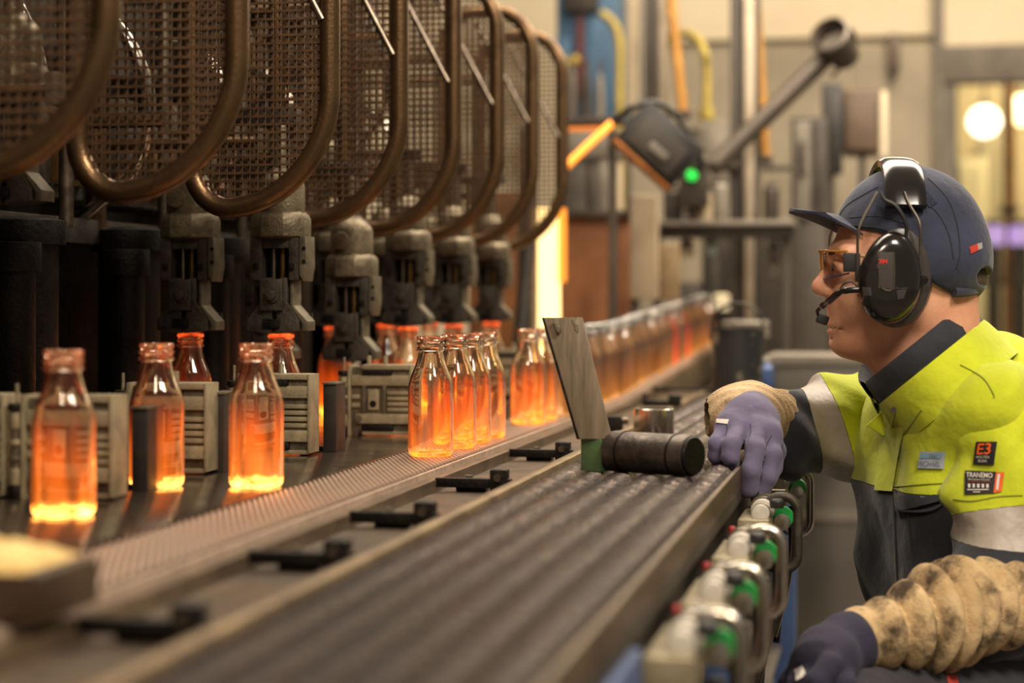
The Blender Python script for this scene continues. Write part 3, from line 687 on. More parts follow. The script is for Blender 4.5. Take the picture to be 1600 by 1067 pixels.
# ------------------------------------------------------------------ valve units along the aisle side
HX = -.150; HZ = .738
def make_valve(dark):
    t = empty('valve_unit', (0, 0, 0), 'x', 'valve unit'); B = MB
    mh = M_iron if dark else M_chrome
    # handle loop, plane across the conveyor
    hw, hh, r = .021, .048, .020
    cx = .012
    p = []
    for (sx, sz, a) in ((1, -1, -PI / 2), (1, 1, 0), (-1, 1, PI / 2), (-1, -1, PI)):
        p += [(x, z) for x, z in arc_pts((cx + sx * (hw - r), sz * (hh - r)), r, r, a, a + PI / 2, 6)]
    B().tube([(x, -.012, z) for x, z in p], .0060, 14, closed=True).build('handle', mh, t, local=True)
    B().cyl((cx, .010, .018), (cx, .018, .018), .0145, n=28).build('dial', M_green, t, .001, local=True)
    B().cyl((cx, .004, .012), (cx, .010, .012), .011, n=20).build('hub', M_chrome, t, .001, local=True)
    B().span(cx - .012, cx + .006, .004, .016, -.020, -.008).build('coupling', M_black, t, .002, local=True)
    B().cyl((cx - .006, -.002, -.026), (cx - .006, .014, -.026), .007, n=16).build('knob', M_red, t, .001, local=True)
    B().cyl((cx - .012, .012, .034), (cx - .012, .022, .034), .006, n=14).build('port', M_chrome, t, .001, local=True)
    # filter bowls stepping along the line
    for j, (y, rr, ln_, m) in enumerate(((-.062, .0115, .030, M_white), (-.026, .0150, .026, M_white), (.006, .0165, .024, M_chrome), (.036, .0150, .026, M_white), (.068, .0120, .024, M_white))):
        b = B().cyl((-.012, y, .030), (-.012, y + ln_, .030), rr, n=22).build('filter_bowl', m, t, .002, local=True)
        B().cyl((-.012, y + ln_ * .4, .030), (-.012, y + ln_ * .55, .030), rr * 1.07, n=22).build('ring', M_alloyd, b, local=True)
    B().lathe([(.009, 0), (.0095, .009), (.007, .012)], 20, (.008, -.045, .036)).build('black_knob', M_hosebl, t, .001, local=True)
    B().lathe([(.0045, 0), (.0045, .007), (.003, .009)], 14, (-.030, .085, .030)).build('red_cap', M_red, t, .0005, local=True)
    B().span(-.040, .0, -.08, .085, -.004, .024).build('manifold', M_alloy, t, .003, local=True)
    B().span(-.048, -.030, -.09, .095, -.05, .0).build('bracket', M_iron, t, .002, local=True)
    B().tube(smooth_path([(cx, .02, -.02), (cx + .002, .03, -.06), (-.01, .04, -.12), (-.02, .03, -.22)], 6), .006, 10).build('hose', M_hosebl, t, local=True)
    B().tube(smooth_path([(-.01, -.02, -.002), (.006, -.02, -.04), (.0, -.03, -.12), (-.02, -.03, -.2)], 6), .005, 10).build('hose', M_rod, t, local=True)
    return t
vb = make_valve(True); vc = make_valve(False)
HD = [2.9, 2.51, 2.15, 1.84, 1.57]
vl = ['chromed loop handle valve unit past the hand on the grating', 'black loop handle valve unit right below the gloved fingers', 'chromed loop handle valve unit next after the black handle', 'chromed loop handle valve unit with white bowls midway along the blue beam', 'chromed loop handle valve unit with vivid green dial at the blue beam']
usedc = False
for i, d in enumerate(HD):
    y = (d + ST * HX) / CT
    if i == 1: o = vb
    elif not usedc: o = vc; usedc = True
    else: o = copy_tree(vc)
    o.location = (HX, y, HZ); tag(o, vl[i], None, 'valve units along the conveyor')
vb.scale = (1, 1, 1.0)
# ------------------------------------------------------------------ foreground brown block with fibre pad
M_pad = mat('straw_fibre', '#d9bd7c', '#b89452', .9, 0, 30, .8, 120)
M_bblock = mat('brown_block', '#4d3823', '#38291a', .5, .2, 12, .2, 60)
bc = P(42, 960, 1.36)
t = empty('padded_block', (bc.x, bc.y, ZB), 'brown block topped with a straw coloured fibre pad at the belt start', 'padded block')
MB().span(bc.x - .07, bc.x + .034, bc.y - .05, bc.y + .05, ZB, ZB + .034).build('block', M_bblock, t, .004)
pd = MB(); nx, ny = 14, 12
for side_ in (0, 1):
    pass
vs = []
for i in range(nx + 1):
    for j in range(ny + 1):
        a, b2 = i / nx, j / ny
        e = (math.sin(PI * a) * math.sin(PI * b2)) ** .35
        vs.append((bc.x - .072 + .092 * a, bc.y - .05 + .10 * b2, ZB + .034 + e * (.018 + .003 * math.sin(a * 23 + b2 * 17) + rnd.uniform(-.001, .001)) * (1.15 - .6 * a)))
pd.add(vs, [(i * (ny + 1) + j, (i + 1) * (ny + 1) + j, (i + 1) * (ny + 1) + j + 1, i * (ny + 1) + j + 1) for i in range(nx) for j in range(ny)])
pd.build('fibre_pad', M_pad, t)
# ------------------------------------------------------------------ things behind the line
def ubox(b, u0, u1, v0, v1, d, dep):
    a = P(u0, v1, d); c = P(u1, v0, d); w_ = (u1 - u0) / FPX * d / CT * .97
    x0 = min(a.x, c.x); cx = (P((u0 + u1) / 2, v1, d)).x; cy = P((u0 + u1) / 2, v1, d).y
    return b.span(cx - w_ / 2, cx + w_ / 2, cy, cy + dep, a.z, c.z)
def base_of(u, d, z=0.):
    p = P(u, 470, d); return (p.x, p.y, z)
M_rust = mat('rust_panel', '#6a4128', '#8a5a34', .6, .2, 5, .2, 40)
M_beige = mat('beige_panel', '#a9987d', '#94836a', .6, 0, 4)
M_brownm = mat('brown_machine', '#3e352c', '#2c261f', .55, .3, 8)
M_greym = mat('grey_machine', '#7c7468', '#655d53', .55, .2, 6)
M_dusk = mat('dusky_post', '#4a433b', '#38322c', .5, .4, 6)
# furnace opening with its frame
fo = empty('furnace_door', base_of(853, 5.25), 'furnace door glowing pale yellow behind the last guard', 'furnace')
ubox(MB(), 832, 873, 325, 560, 5.25, .03).build('glowing_slot', mat('furnace_glow', '#ffd890', None, .6, 0, emit=2.2, ecol='#ffd78e'), fo)
ubox(MB(), 872, 879, 325, 440, 5.2, .06).build('hot_edge', mat('hot_edge', '#ff9a30', None, .6, 0, emit=.9, ecol='#ff9a2e'), fo)
ubox(MB(), 808, 829, 200, 600, 5.1, .12).build('jamb', M_brownm, fo, .006)
ubox(MB(), 730, 815, 300, 600, 5.6, .1).build('brown_lining', M_rust, fo, .006)
MB().tube([P(806, 600, 5.0), P(826, 380, 5.05)], .02, 8).build('strut', M_brownm, fo)
MB().span(fo.location.x - .25, fo.location.x + .05, fo.location.y + .01, fo.location.y + .3, 0, P(850, 560, 5.25).z).build('base', M_brownm, fo, .01)
rp = empty('rust_panel', base_of(928, 5.7), 'rusty brown sheet panel beside the furnace door', 'panel')
ubox(MB(), 873, 984, 336, 640, 5.7, .05).build('sheet', M_rust, rp, .006)
ubox(MB(), 872, 986, 328, 340, 5.68, .08).build('top_angle', M_dusk, rp, .004)
ubox(MB(), 880, 892, 640, 1000, 5.72, .05).build('leg', M_dusk, rp); ubox(MB(), 968, 980, 640, 1000, 5.72, .05).build('leg', M_dusk, rp)
bp_ = empty('beige_panel', base_of(1004, 5.5), 'tall beige panel beside the rusty sheet', 'panel')
ubox(MB(), 984, 1027, 304, 468, 5.5, .05).build('sheet', M_beige, bp_, .008)
ubox(MB(), 1028, 1060, 382, 470, 5.55, .05).build('side_sheet', mat('tan_sheet', '#8a7350', '#7a6547', .6), bp_, .008)
ubox(MB(), 984, 997, 466, 1040, 5.54, .04).build('post', M_dusk, bp_, .004)
for i, (u0, u1, v0, v1, d, c) in enumerate(((880, 912, 252, 330, 6.0, M_dusk), (916, 934, 250, 332, 6.1, M_brownm), (936, 960, 246, 332, 6.2, M_greym), (962, 970, 250, 332, 6.0, M_beige))):
    t = empty('upright_channel', base_of((u0 + u1) / 2, d), ['dusky wide', 'dark brown', 'grey', 'pale thin'][i] + ' upright channel above the rusty sheet', 'channel', 'upright channels')
    ubox(MB(), u0, u1, v0, 1000, d, .05).build('web', c, t, .004); ubox(MB(), u0 - 1, u1 + 1, v0 - 3, v0, d - .01, .07).build('cap', M_dusk, t, .003)
# glowing gob chute
M_hotbar = mat('glowing_chute', '#ff9a2e', None, .5, 0, emit=1.0, ecol='#ff8f22')
t = empty('gob_chute', P(920, 228, 5.2), 'glowing orange gob chute bending down beside the last guard', 'chute')
MB().tube([P(872, 272, 5.15), P(918, 228, 5.2), P(956, 193, 5.25)], .011, 10).build('hot_run', M_hotbar, t)
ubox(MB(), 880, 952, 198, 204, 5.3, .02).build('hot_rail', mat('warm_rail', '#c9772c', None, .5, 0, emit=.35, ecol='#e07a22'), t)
ubox(MB(), 872, 975, 182, 196, 5.35, .05).build('carrier_beam', M_dusk, t, .004)
ubox(MB(), 872, 972, 204, 246, 5.6, .05).build('apron', M_greym, t, .004)
ubox(MB(), 950, 962, 204, 1000, 5.42, .04).build('post', M_dusk, t, .004)
# black sensor head
sc = P(1028, 228, 5.2); t = empty('sensor_head', sc, 'tilted black sensor housing with a cable over it', 'sensor')
Rv = Matrix.Rotation(TH, 3, 'Z') @ Matrix.Rotation(math.radians(42), 3, 'Y')
M_sens = mat('sensor_black', '#1e1b19', '#2b2723', .4, .2, 10)
MB().box(sc, (.205, .14, .140), Rv).build('housing', M_sens, t, .01)
MB().box(sc + Rv @ Vector((.0, -.075, -.01)), (.15, .02, .09), Rv).build('front_plate', M_dusk, t, .006)
MB().box(sc + Rv @ Vector((.01, -.088, -.02)), (.06, .02, .024), Rv).build('latch', M_greym, t, .003)
MB().box(sc + Rv @ Vector((.0, -.03, -.074)), (.20, .11, .010), Rv).build('hot_lit_lip', mat('orange_lit_lip', '#a8672c', '#7d4a20', .4, .6), t, .002)  # orange light on the lower edge, put into the lip's colour
MB().tube(smooth_path([P(958, 190, 5.2), P(985, 170, 5.15), P(1020, 160, 5.15), P(1050, 175, 5.18), P(1085, 225, 5.22), P(1098, 260, 5.25)], 6), .008, 10).build('cable', M_hosebl, t)
MB().tube([sc + Vector((0, .05, 0)), P(1070, 250, 5.7), P(1150, 262, 6.2)], .018, 10).build('mounting_arm', M_dusk, t)
# green pilot lamp on its box
t = empty('pilot_lamp', P(1080, 274, 5.6), 'green pilot lamp glowing on a small dark box', 'lamp')
ubox(MB(), 1060, 1105, 255, 322, 5.86, .08).build('box', M_brownm, t, .006)
MB().cyl(P(1081, 274, 5.87), P(1081, 274, 5.82), .018, .014, n=18).build('lens', mat('green_lens', '#2fe05a', None, .3, 0, emit=1.0, ecol='#25d84c'), t, .003)
ubox(MB(), 1076, 1086, 320, 345, 5.9, .03).build('stand', M_dusk, t)
# posts and pipes
def post(u0, u1, v0, v1, d, m, label, strips=()):
    t = empty('steel_post', base_of((u0 + u1) / 2, d), label, 'post')
    ubox(MB(), u0, u1, v0, v1, d, .07).build('web', m, t, .006)
    for (a, b, mm) in strips: ubox(MB(), a, b, v0, v1, d - .02, .03).build('flange', mm, t, .004)
    return t
M_bright = mat('bright_flange', '#a89a86', '#8e806d', .35, .4, 6)
post(1008, 1040, -60, 190, 6.4, M_dusk, 'dark double post behind the sensor housing', ((998, 1007, M_greym), (1029, 1041, M_bright)))
post(1142, 1186, -60, 1000, 6.2, M_brownm, 'tall brown post crossed by the slanting duct', ((1163, 1178, M_bright), (1140, 1150, M_dusk)))
for i, (a, b, l) in enumerate((((1044, -40), (1068, 180), 'warm ochre pipe slanting beside the double post'), ((1178, -40), (1196, 250), 'warm ochre pipe slanting beside the tall brown post'))):
    t = empty('ochre_pipe', P(b[0], b[1], 6.3), l, 'pipe')
    MB().tube([P(a[0], a[1], 6.3), P(b[0], b[1], 6.3)], .017, 12).build('pipe', mat('ochre_paint', '#b8843a', '#96692d', .4, .2, 8), t)
    MB().cyl(P(b[0], b[1] - 6, 6.3), P(b[0], b[1] + 6, 6.3), .024, n=14).build('socket', M_dusk, t, .002)
    ubox(MB(), (1040, 1170)[i], b[0] + 4, b[1] - 8, b[1] - 2, 6.3, .12).build('clamp', M_dusk, t, .002)
t = empty('yellow_hose', P(1104, 170, 7.0), 'yellow hose bending down the pale wall', 'hose')
MB().tube(smooth_path([P(1040, 56, 7.4), P(1078, 54, 7.2), P(1098, 75, 7.0), P(1104, 110, 7.0), P(1104, 172, 7.0)], 7), .016, 12).build('hose', M_yhose, t)
MB().cyl(P(1104, 168, 7.0), P(1104, 188, 7.0), .028, n=16).build('coupling', M_yhose, t, .003)
MB().tube([P(1040, 56, 7.4), P(1020, 60, 6.45)], .014, 10).build('feed_pipe', M_yhose, t)
t = empty('conical_hopper', P(1118, 300, 7.9), 'brown grey hopper under the yellow hose', 'hopper')
hp = P(1118, 240, 7.9); MB().lathe([(.10, -.16), (.12, .0), (.11, .10), (.05, .13), (.03, .15)], 20, hp).build('bowl', M_greym, t)
MB().cyl(hp + Vector((0, 0, -.16)), Vector((hp.x, hp.y, P(1118, 360, 7.6).z)), .05).build('leg', M_dusk, t)
# blue cabinets
M_bcab = mat('faded_blue_cabinet', '#3c5f7c', '#34506a', .5, .1, 5)
cab = empty('blue_cabinet', base_of(920, 8.0), 'faded blue cabinet with a dark red stripe', 'cabinet')
ubox(MB(), 868, 968, -20, 190, 8.0, .4).build('body', M_bcab, cab, .01)
ubox(MB(), 901, 912, 20, 150, 7.98, .02).build('red_stripe', mat('dark_red_paint', '#5d2421', '#4b1e1c', .5), cab, .002)
ubox(MB(), 882, 934, -30, 18, 7.95, .1).build('black_box', M_brownm, cab, .006)
ubox(MB(), 868, 890, 60, 190, 7.97, .02).build('door', M_bcab, cab, .003); ubox(MB(), 914, 940, 24, 186, 7.97, .02).build('door', M_bcab, cab, .003)
ubox(MB(), 868, 968, 190, 800, 8.02, .38).build('plinth', M_brownm, cab, .01)
t = empty('yellow_rail', base_of(965, 7.7), 'yellow painted guard rail in front of the blue cabinet', 'rail')
MB().tube(smooth_path([P(938, 20, 7.7), P(958, 36, 7.7), P(968, 70, 7.7), P(968, 150, 7.7), P(968, 880, 7.7)], 6), .018, 10).build('rail', M_yhose, t)
MB().tube([P(880, 100, 7.6), P(905, 92, 7.6)], .02, 10).build('stub', M_yhose, t)
for i, (u0, u1, v0, c) in enumerate(((880, 905, 95, M_dusk), (908, 925, 100, M_brownm), (930, 945, 105, M_greym))):
    t = empty('gas_cylinder', base_of((u0 + u1) / 2, 7.4), ['dusky', 'dark brown', 'grey'][i] + ' upright gas cylinder before the blue cabinet', 'cylinder', 'gas cylinders')
    b0 = base_of((u0 + u1) / 2, 7.4); top = P(900, v0, 7.4).z; r = (u1 - u0) / 2 / FPX * 7.4
    MB().lathe([(r, 0), (r, top - .12), (r * .7, top - .05), (r * .3, top - .02)], 18, b0).build('shell', c, t)
    MB().lathe([(r * .3, top - .02), (r * .3, top + .02)], 10, b0).build('valve', M_brass, t)
post(978, 994, -60, 175, 8.2, M_beige, 'pale post at the edge of the blue cabinet')
# duct with round mouth
M_duct = mat('grey_duct', '#574d44', '#453d36', .45, .4, 6)
t = empty('slanting_duct', P(1200, 178, 6.0), 'grey slanting duct with a round dark mouth', 'duct')
MB().tube([P(1110, 265, 6.0), P(1200, 178, 6.0), P(1292, 88, 6.0)], .030, 18).build('pipe', M_duct, t)
mc_ = P(1302, 62, 5.95); ax = (cw(*q(1302, 62, 5.95)) - Vector((0, 0, CZ))); 
MB().lathe([(.045, -.10), (.062, -.03), (.066, .03), (.056, .035), (.050, -.02), (.001, -.03)], 24).build('mouth', M_duct, t, local=False)
mo = [o for o in bpy.data.objects if o.parent == t and o.name.startswith('mouth')][0]
mo.data.transform(Matrix.Translation(wloc(t))); mo.location = mc_ - wloc(t); mo.rotation_euler = (math.radians(62), 0, math.radians(-25))
MB().tube(smooth_path([P(1318, 40, 5.9), P(1334, 52, 5.92), P(1330, 80, 5.95), P(1300, 120, 6.0)], 6), .006, 8).build('cable', M_hosebl, t)
# shelf with things
sh = empty('work_shelf', base_of(1140, 5.9), 'dark work shelf behind the far belt', 'shelf')
ubox(MB(), 1028, 1242, 344, 353, 5.85, .25).build('board', M_greym, sh, .004)
ubox(MB(), 1028, 1242, 353, 372, 5.88, .03).build('apron', M_brownm, sh, .004)
for u in (1026, 1228): ubox(MB(), u - 6, u + 6, 353, 1000, 5.9, .05).build('leg', M_dusk, sh, .004)
shz = P(1140, 344, 5.85).z
for i, (u, wd, hh, m, l) in enumerate(((1052, .03, .09, M_dusk, 'dusky jar'), (1075, .022, .05, M_white, 'small pale jar'), (1098, .034, .085, M_beige, 'beige can'), (1124, .03, .11, M_greym, 'grey tin'), (1205, .025, .10, M_brownm, 'brown tin'))):
    p = P(u, 344, 5.97); t = empty('storage_tin', (p.x, p.y, shz), l + ' on the dark work shelf', 'tin', 'tins on the work shelf')
    MB().lathe([(wd, 0), (wd, hh), (wd * .8, hh + .008)], 18).build('body', m, t, .001, local=True); MB().lathe([(wd * .7, hh + .008), (wd * .7, hh + .02)], 18).build('lid', M_dusk, t, .001, local=True)
for i, (u0, u1, v0, v1, d, m, l) in enumerate(((1062, 1082, 374, 402, 5.95, M_beige, 'pale gauge head under the work shelf'), (1105, 1118, 374, 398, 5.95, mat('pale_cyan', '#8fa3a0', None, .5), 'pale blue bottle shape under the work shelf'), (1200, 1220, 385, 435, 5.95, M_greym, 'grey gauge box under the work shelf'))):
    t = empty('gauge_box', base_of((u0 + u1) / 2, d), l, 'gauge')
    ubox(MB(), u0, u1, v0, v1, d, .06).build('case', m, t, .01); ubox(MB(), u0 + 4, u1 - 4, v0 + 4, (v0 + v1) / 2, d - .01, .01).build('face', M_dusk, t, .002)
    ubox(MB(), (u0 + u1) / 2 - 3, (u0 + u1) / 2 + 3, 352, v0, d + .02, .03).build('hanger', M_dusk, t)
# dark machines further back
mm_ = empty('transfer_machine', base_of(1150, 7.6), 'dark brown transfer machine beyond the work shelf', 'machine')
ubox(MB(), 1095, 1240, 360, 1000, 7.6, .6).build('body', M_brownm, mm_, .01)
ubox(MB(), 1050, 1095, 440, 1000, 7.5, .5).build('side_box', M_dusk, mm_, .01)
ubox(MB(), 1070, 1130, 470, 480, 7.45, .3).build('ledge', M_greym, mm_, .004)
for u in (1110, 1135, 1160): ubox(MB(), u, u + 14, 380, 520, 7.57, .03).build('panel', M_dusk, mm_, .004)
dc = empty('control_cabinet', base_of(1262, 6.7), 'tall dark control cabinet with narrow window slots', 'cabinet')
ubox(MB(), 1236, 1292, 182, 1000, 6.7, .3).build('body', M_dusk, dc, .01)
ubox(MB(), 1242, 1266, 190, 340, 6.68, .02).build('door', M_greym, dc, .004); ubox(MB(), 1249, 1258, 220, 275, 6.66, .02).build('slot', M_brownm, dc, .002)
ubox(MB(), 1270, 1288, 190, 340, 6.68, .02).build('door', M_dusk, dc, .004)
ubox(MB(), 1186, 1240, 258, 266, 6.6, .04).build('arm', M_dusk, dc, .003)
hb = empty('hanging_cabinet', base_of(1330, 7.0, 1.4), 'brown cabinet hanging beside a black column', 'cabinet')
ubox(MB(), 1284, 1316, 130, 272, 7.0, .1).build('column', M_sens, hb, .006)
ubox(MB(), 1317, 1374, 140, 240, 7.05, .2).build('body', mat('brown_cabinet', '#5c4936', '#4a3a2b', .5), hb, .008)
ubox(MB(), 1323, 1368, 146, 234, 7.03, .02).build('door', mat('brown_cabinet', '#5c4936'), hb, .003)
ubox(MB(), 1376, 1386, 142, 245, 7.02, .03).build('bright_edge', M_wallc, hb, .003)
ubox(MB(), 1342, 1352, 240, 620, 7.1, .05).build('stand', M_dusk, hb)
ubox(MB(), 1294, 1304, 272, 620, 7.04, .05).build('stand', M_dusk, hb)
t = empty('wall_bracket', yplane(1397, 110, YW), 'dark brown bracket fixed on the wall trim', 'bracket')
panel_on_wall('plate', 1388, 1406, 55, 110, YW - .04, .08, mat('brown_cabinet', '#5c4936'), t); panel_on_wall('hook', 1392, 1400, 100, 122, YW - .08, .05, M_brownm, t)
# grey trough and tank behind the worker
gt = empty('grey_tank', base_of(1290, 5.0), 'large grey round tank standing behind the worker', 'tank')
M_tank = mat('grey_tank_paint', '#6f6a62', '#5d5851', .4, .3, 3)
tc_ = P(1300, 600, 5.65); MB().lathe([(.24, 0), (.24, P(1300, 640, 5.0).z), (.22, P(1300, 632, 5.0).z)], 40, (tc_.x, tc_.y, 0)).build('shell', M_tank, gt)
MB().lathe([(.245, .42), (.245, .45)], 40, (tc_.x, tc_.y, 0)).build('band', M_greym, gt)
bn = empty('grey_bin', base_of(1280, 4.9), 'grey sheet bin with a pale rim behind the outstretched arm', 'bin')
ubox(MB(), 1196, 1375, 572, 640, 4.85, .35).build('wall', M_tank, bn, .004); ubox(MB(), 1194, 1377, 556, 573, 4.84, .37).build('rim', M_greym, bn, .004)
ubox(MB(), 1200, 1212, 640, 1010, 4.9, .05).build('leg', M_dusk, bn); ubox(MB(), 1364, 1372, 640, 1010, 4.9, .05).build('leg', mat('ochre_paint', '#b8843a'), bn)
t = empty('coiled_hose', P(1150, 500, 5.4), 'grey coiled hose lying above the black bucket', 'hose')
for k in range(3):
    c = P(1165, 506 + 9 * k, 5.1); MB().tube([(c.x + .055 * math.cos(a * PI / 12), c.y + .05 * math.sin(a * PI / 12), c.z) for a in range(24)], .009, 8, closed=True).build('turn', M_greym, t)
c = P(1165, 535, 5.1); MB().cyl((c.x, c.y, 0), c, .05).build('stand', M_dusk, t)
for i, (u, v) in enumerate(((1207, 1050), (1180, 1062))):
    p = PZ(u, v, .0) if i == 0 else PZ(u, v, 0)
    t = empty('cream_block', (p.x, p.y, 0), ['cream coloured block lying on the floor beside the line', 'cream coloured offcut lying on the floor under the line'][i], 'block')
    s_ = .06 if i == 0 else .045
    MB().span(-s_, s_, -.05, .05, 0, .10).build('block', mat('cream_block', '#b8a987', '#a39474', .7), t, .006, local=True)
    MB().span(-s_ - .003, s_ + .003, -.02, .02, .098, .104).build('tape', M_beige, t, .001, local=True)
# end of belt
t = empty('belt_end_stop', P(1128, 472, 7.15), 'round pale reflector with dark housing at the end of the belt', 'reflector')
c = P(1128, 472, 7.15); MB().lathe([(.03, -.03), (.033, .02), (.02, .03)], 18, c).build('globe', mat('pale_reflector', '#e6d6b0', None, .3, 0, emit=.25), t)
MB().span(c.x - .09, c.x - .03, c.y - .03, c.y + .05, belt_z(6.9) - .06, c.z + .02).build('housing', M_sens, t, .006)
MB().cyl(c + Vector((0, 0, -.02)), (c.x, c.y, 0), .012).build('stand', M_dusk, t)
# ------------------------------------------------------------------ worker: implicit surfaces in the camera aligned frame
def surfnet(F, xs, ys, zs):
    nx, ny, nz = F.shape; I = F < 0
    c = I[:-1, :-1, :-1].astype(np.int8)
    for dx in (0, 1):
        for dy in (0, 1):
            for dz in (0, 1):
                if dx + dy + dz: c = c + I[dx:nx - 1 + dx, dy:ny - 1 + dy, dz:nz - 1 + dz]
    act = (c > 0) & (c < 8); ii, jj, kk = np.nonzero(act); n = len(ii)
    idx = -np.ones(act.shape, int); idx[ii, jj, kk] = np.arange(n)
    acc = np.zeros((n, 3)); cnt = np.zeros(n)
    cor = [(a, b, d) for a in (0, 1) for b in (0, 1) for d in (0, 1)]
    for a in cor:
        for ax in range(3):
            if a[ax]: continue
            b = list(a); b[ax] = 1
            fa = F[ii + a[0], jj + a[1], kk + a[2]]; fb = F[ii + b[0], jj + b[1], kk + b[2]]
            m = (fa < 0) != (fb < 0); t = np.where(m, fa / np.where(m, fa - fb, 1), 0)
            pa = np.stack((xs[ii + a[0]], ys[jj + a[1]], zs[kk + a[2]]), 1); pb = np.stack((xs[ii + b[0]], ys[jj + b[1]], zs[kk + b[2]]), 1)
            acc += np.where(m[:, None], pa + (pb - pa) * t[:, None], 0); cnt += m
    V = acc / cnt[:, None]; faces = []
    for ax in range(3):
        s0 = [slice(None)] * 3; s1 = [slice(None)] * 3; s0[ax] = slice(0, -1); s1[ax] = slice(1, None)
        A = I[tuple(s0)]; Bq = I[tuple(s1)]; ch = A != Bq
        i, j, k = np.nonzero(ch); e = [i, j, k]; o1, o2 = [(1, 2), (2, 0), (0, 1)][ax]
        lim = act.shape
        ok = (e[o1] > 0) & (e[o2] > 0) & (e[o1] < lim[o1]) & (e[o2] < lim[o2]); e = [x[ok] for x in e]; ins = A[e[0], e[1], e[2]]
        def cell(d1, d2):
            g = [x.copy() for x in e]; g[o1] -= d1; g[o2] -= d2; return idx[g[0], g[1], g[2]]
        Q = np.stack((cell(1, 1), cell(0, 1), cell(0, 0), cell(1, 0)), 1)
        faces.append(np.where(ins[:, None], Q, Q[:, ::-1]))
    return V, np.concatenate(faces)
def grid(x0, x1, y0, y1, z0, z1, h): return np.arange(x0, x1, h), np.arange(y0, y1, h), np.arange(z0, z1, h)
def field(f, xs, ys, zs):
    X, Y, Z = np.meshgrid(xs, ys, zs, indexing='ij')
    return f(np.stack((X, Y, Z), -1).reshape(-1, 3).astype(np.float32)).reshape(X.shape)
def ell(p, c, r, A=None):
    d = p - np.asarray(c, np.float32)
    if A is not None: d = d @ np.asarray(A, np.float32).T
    r = np.asarray(r, np.float32); k0 = np.sqrt(((d / r) ** 2).sum(-1)); k1 = np.sqrt(((d / (r * r)) ** 2).sum(-1)) + 1e-9
    return k0 * (k0 - 1) / k1
def cap(p, a, b, ra, rb=None):
    rb = ra if rb is None else rb; a = np.asarray(a, np.float32); b = np.asarray(b, np.float32); ab = b - a
    t = np.clip(((p - a) @ ab) / (ab @ ab), 0, 1); return np.sqrt(((p - a - t[:, None] * ab) ** 2).sum(-1)) - (ra + (rb - ra) * t)
def axis_t(p, a, b):
    a = np.asarray(a, np.float32); ab = np.asarray(b, np.float32) - a; return ((p - a) @ ab) / (ab @ ab)
def sm(a, b, k): h = np.clip(.5 + .5 * (b - a) / k, 0, 1); return b + (a - b) * h - k * h * (1 - h)
def sx_(a, b, k): return -sm(-a, -b, k)
def smu(l, k):
    r = l[0]
    for x in l[1:]: r = sm(r, x, k)
    return r
_rs = np.random.RandomState(3)
def waves(p, freq, n=6, seed=0, dirs=None):
    rs = np.random.RandomState(seed); o = np.zeros(len(p), np.float32)
    for i in range(n):
        d = rs.normal(size=3) if dirs is None else np.asarray(dirs) + rs.normal(size=3) * .35
        d = d / np.linalg.norm(d) * freq * rs.uniform(.6, 1.5); o += np.sin(p @ d.astype(np.float32) + rs.uniform(0, 6.3) + .6 * np.sin(p @ (np.roll(d, 1) * .6).astype(np.float32)))
    return o / n
PB = cw(.60, 2.62, 0)
person = empty('person', PB, 'person kneeling in yellow and navy workwear with navy cap, ear defenders and violet gloves', 'person')
RT = np.array(((CT, -ST, 0), (ST, CT, 0), (0, 0, 1)))
def put(V, Fq, name, m, parent, smooth=True, it=1, **kw):
    me = bpy.data.meshes.new(name); W = V @ RT.T - np.array(wloc(parent))
    me.from_pydata(W.tolist(), [], Fq.tolist() if hasattr(Fq, 'tolist') else Fq)
    bm = bmesh.new(); bm.from_mesh(me)
    for _ in range(it): bmesh.ops.smooth_vert(bm, verts=bm.verts, factor=.5, use_axis_x=True, use_axis_y=True, use_axis_z=True)
    for f in bm.faces: f.smooth = smooth
    bm.to_mesh(me); bm.free(); me.materials.append(m)
    o = bpy.data.objects.new(name, me); COL.objects.link(o); o.parent = parent
    return tag(o, **kw)
def drop(V, Fq, keep):                    # keep faces flagged by keep(centroids)
    C = V[Fq].mean(1); return V, Fq[keep(C)]
def cut(V, Fq, planes):
    bm = bmesh.new(); vs = [bm.verts.new(v) for v in V]
    for f in Fq:
        try: bm.faces.new([vs[i] for i in f])
        except ValueError: pass
    for co, no in planes:
        bmesh.ops.bisect_plane(bm, geom=bm.verts[:] + bm.edges[:] + bm.faces[:], dist=1e-6, plane_co=co, plane_no=no)
    bm.verts.index_update(); V2 = np.array([v.co[:] for v in bm.verts]); F2 = [[v.index for v in f.verts] for f in bm.faces]
    C = np.array([V2[f].mean(0) for f in F2]); bm.free(); return V2, F2, C
def piece(V, Fl, mask):
    F2 = [f for f, k in zip(Fl, mask) if k]; used = sorted({i for f in F2 for i in f}); mp = {a: i for i, a in enumerate(used)}
    return V[used], [[mp[i] for i in f] for f in F2]
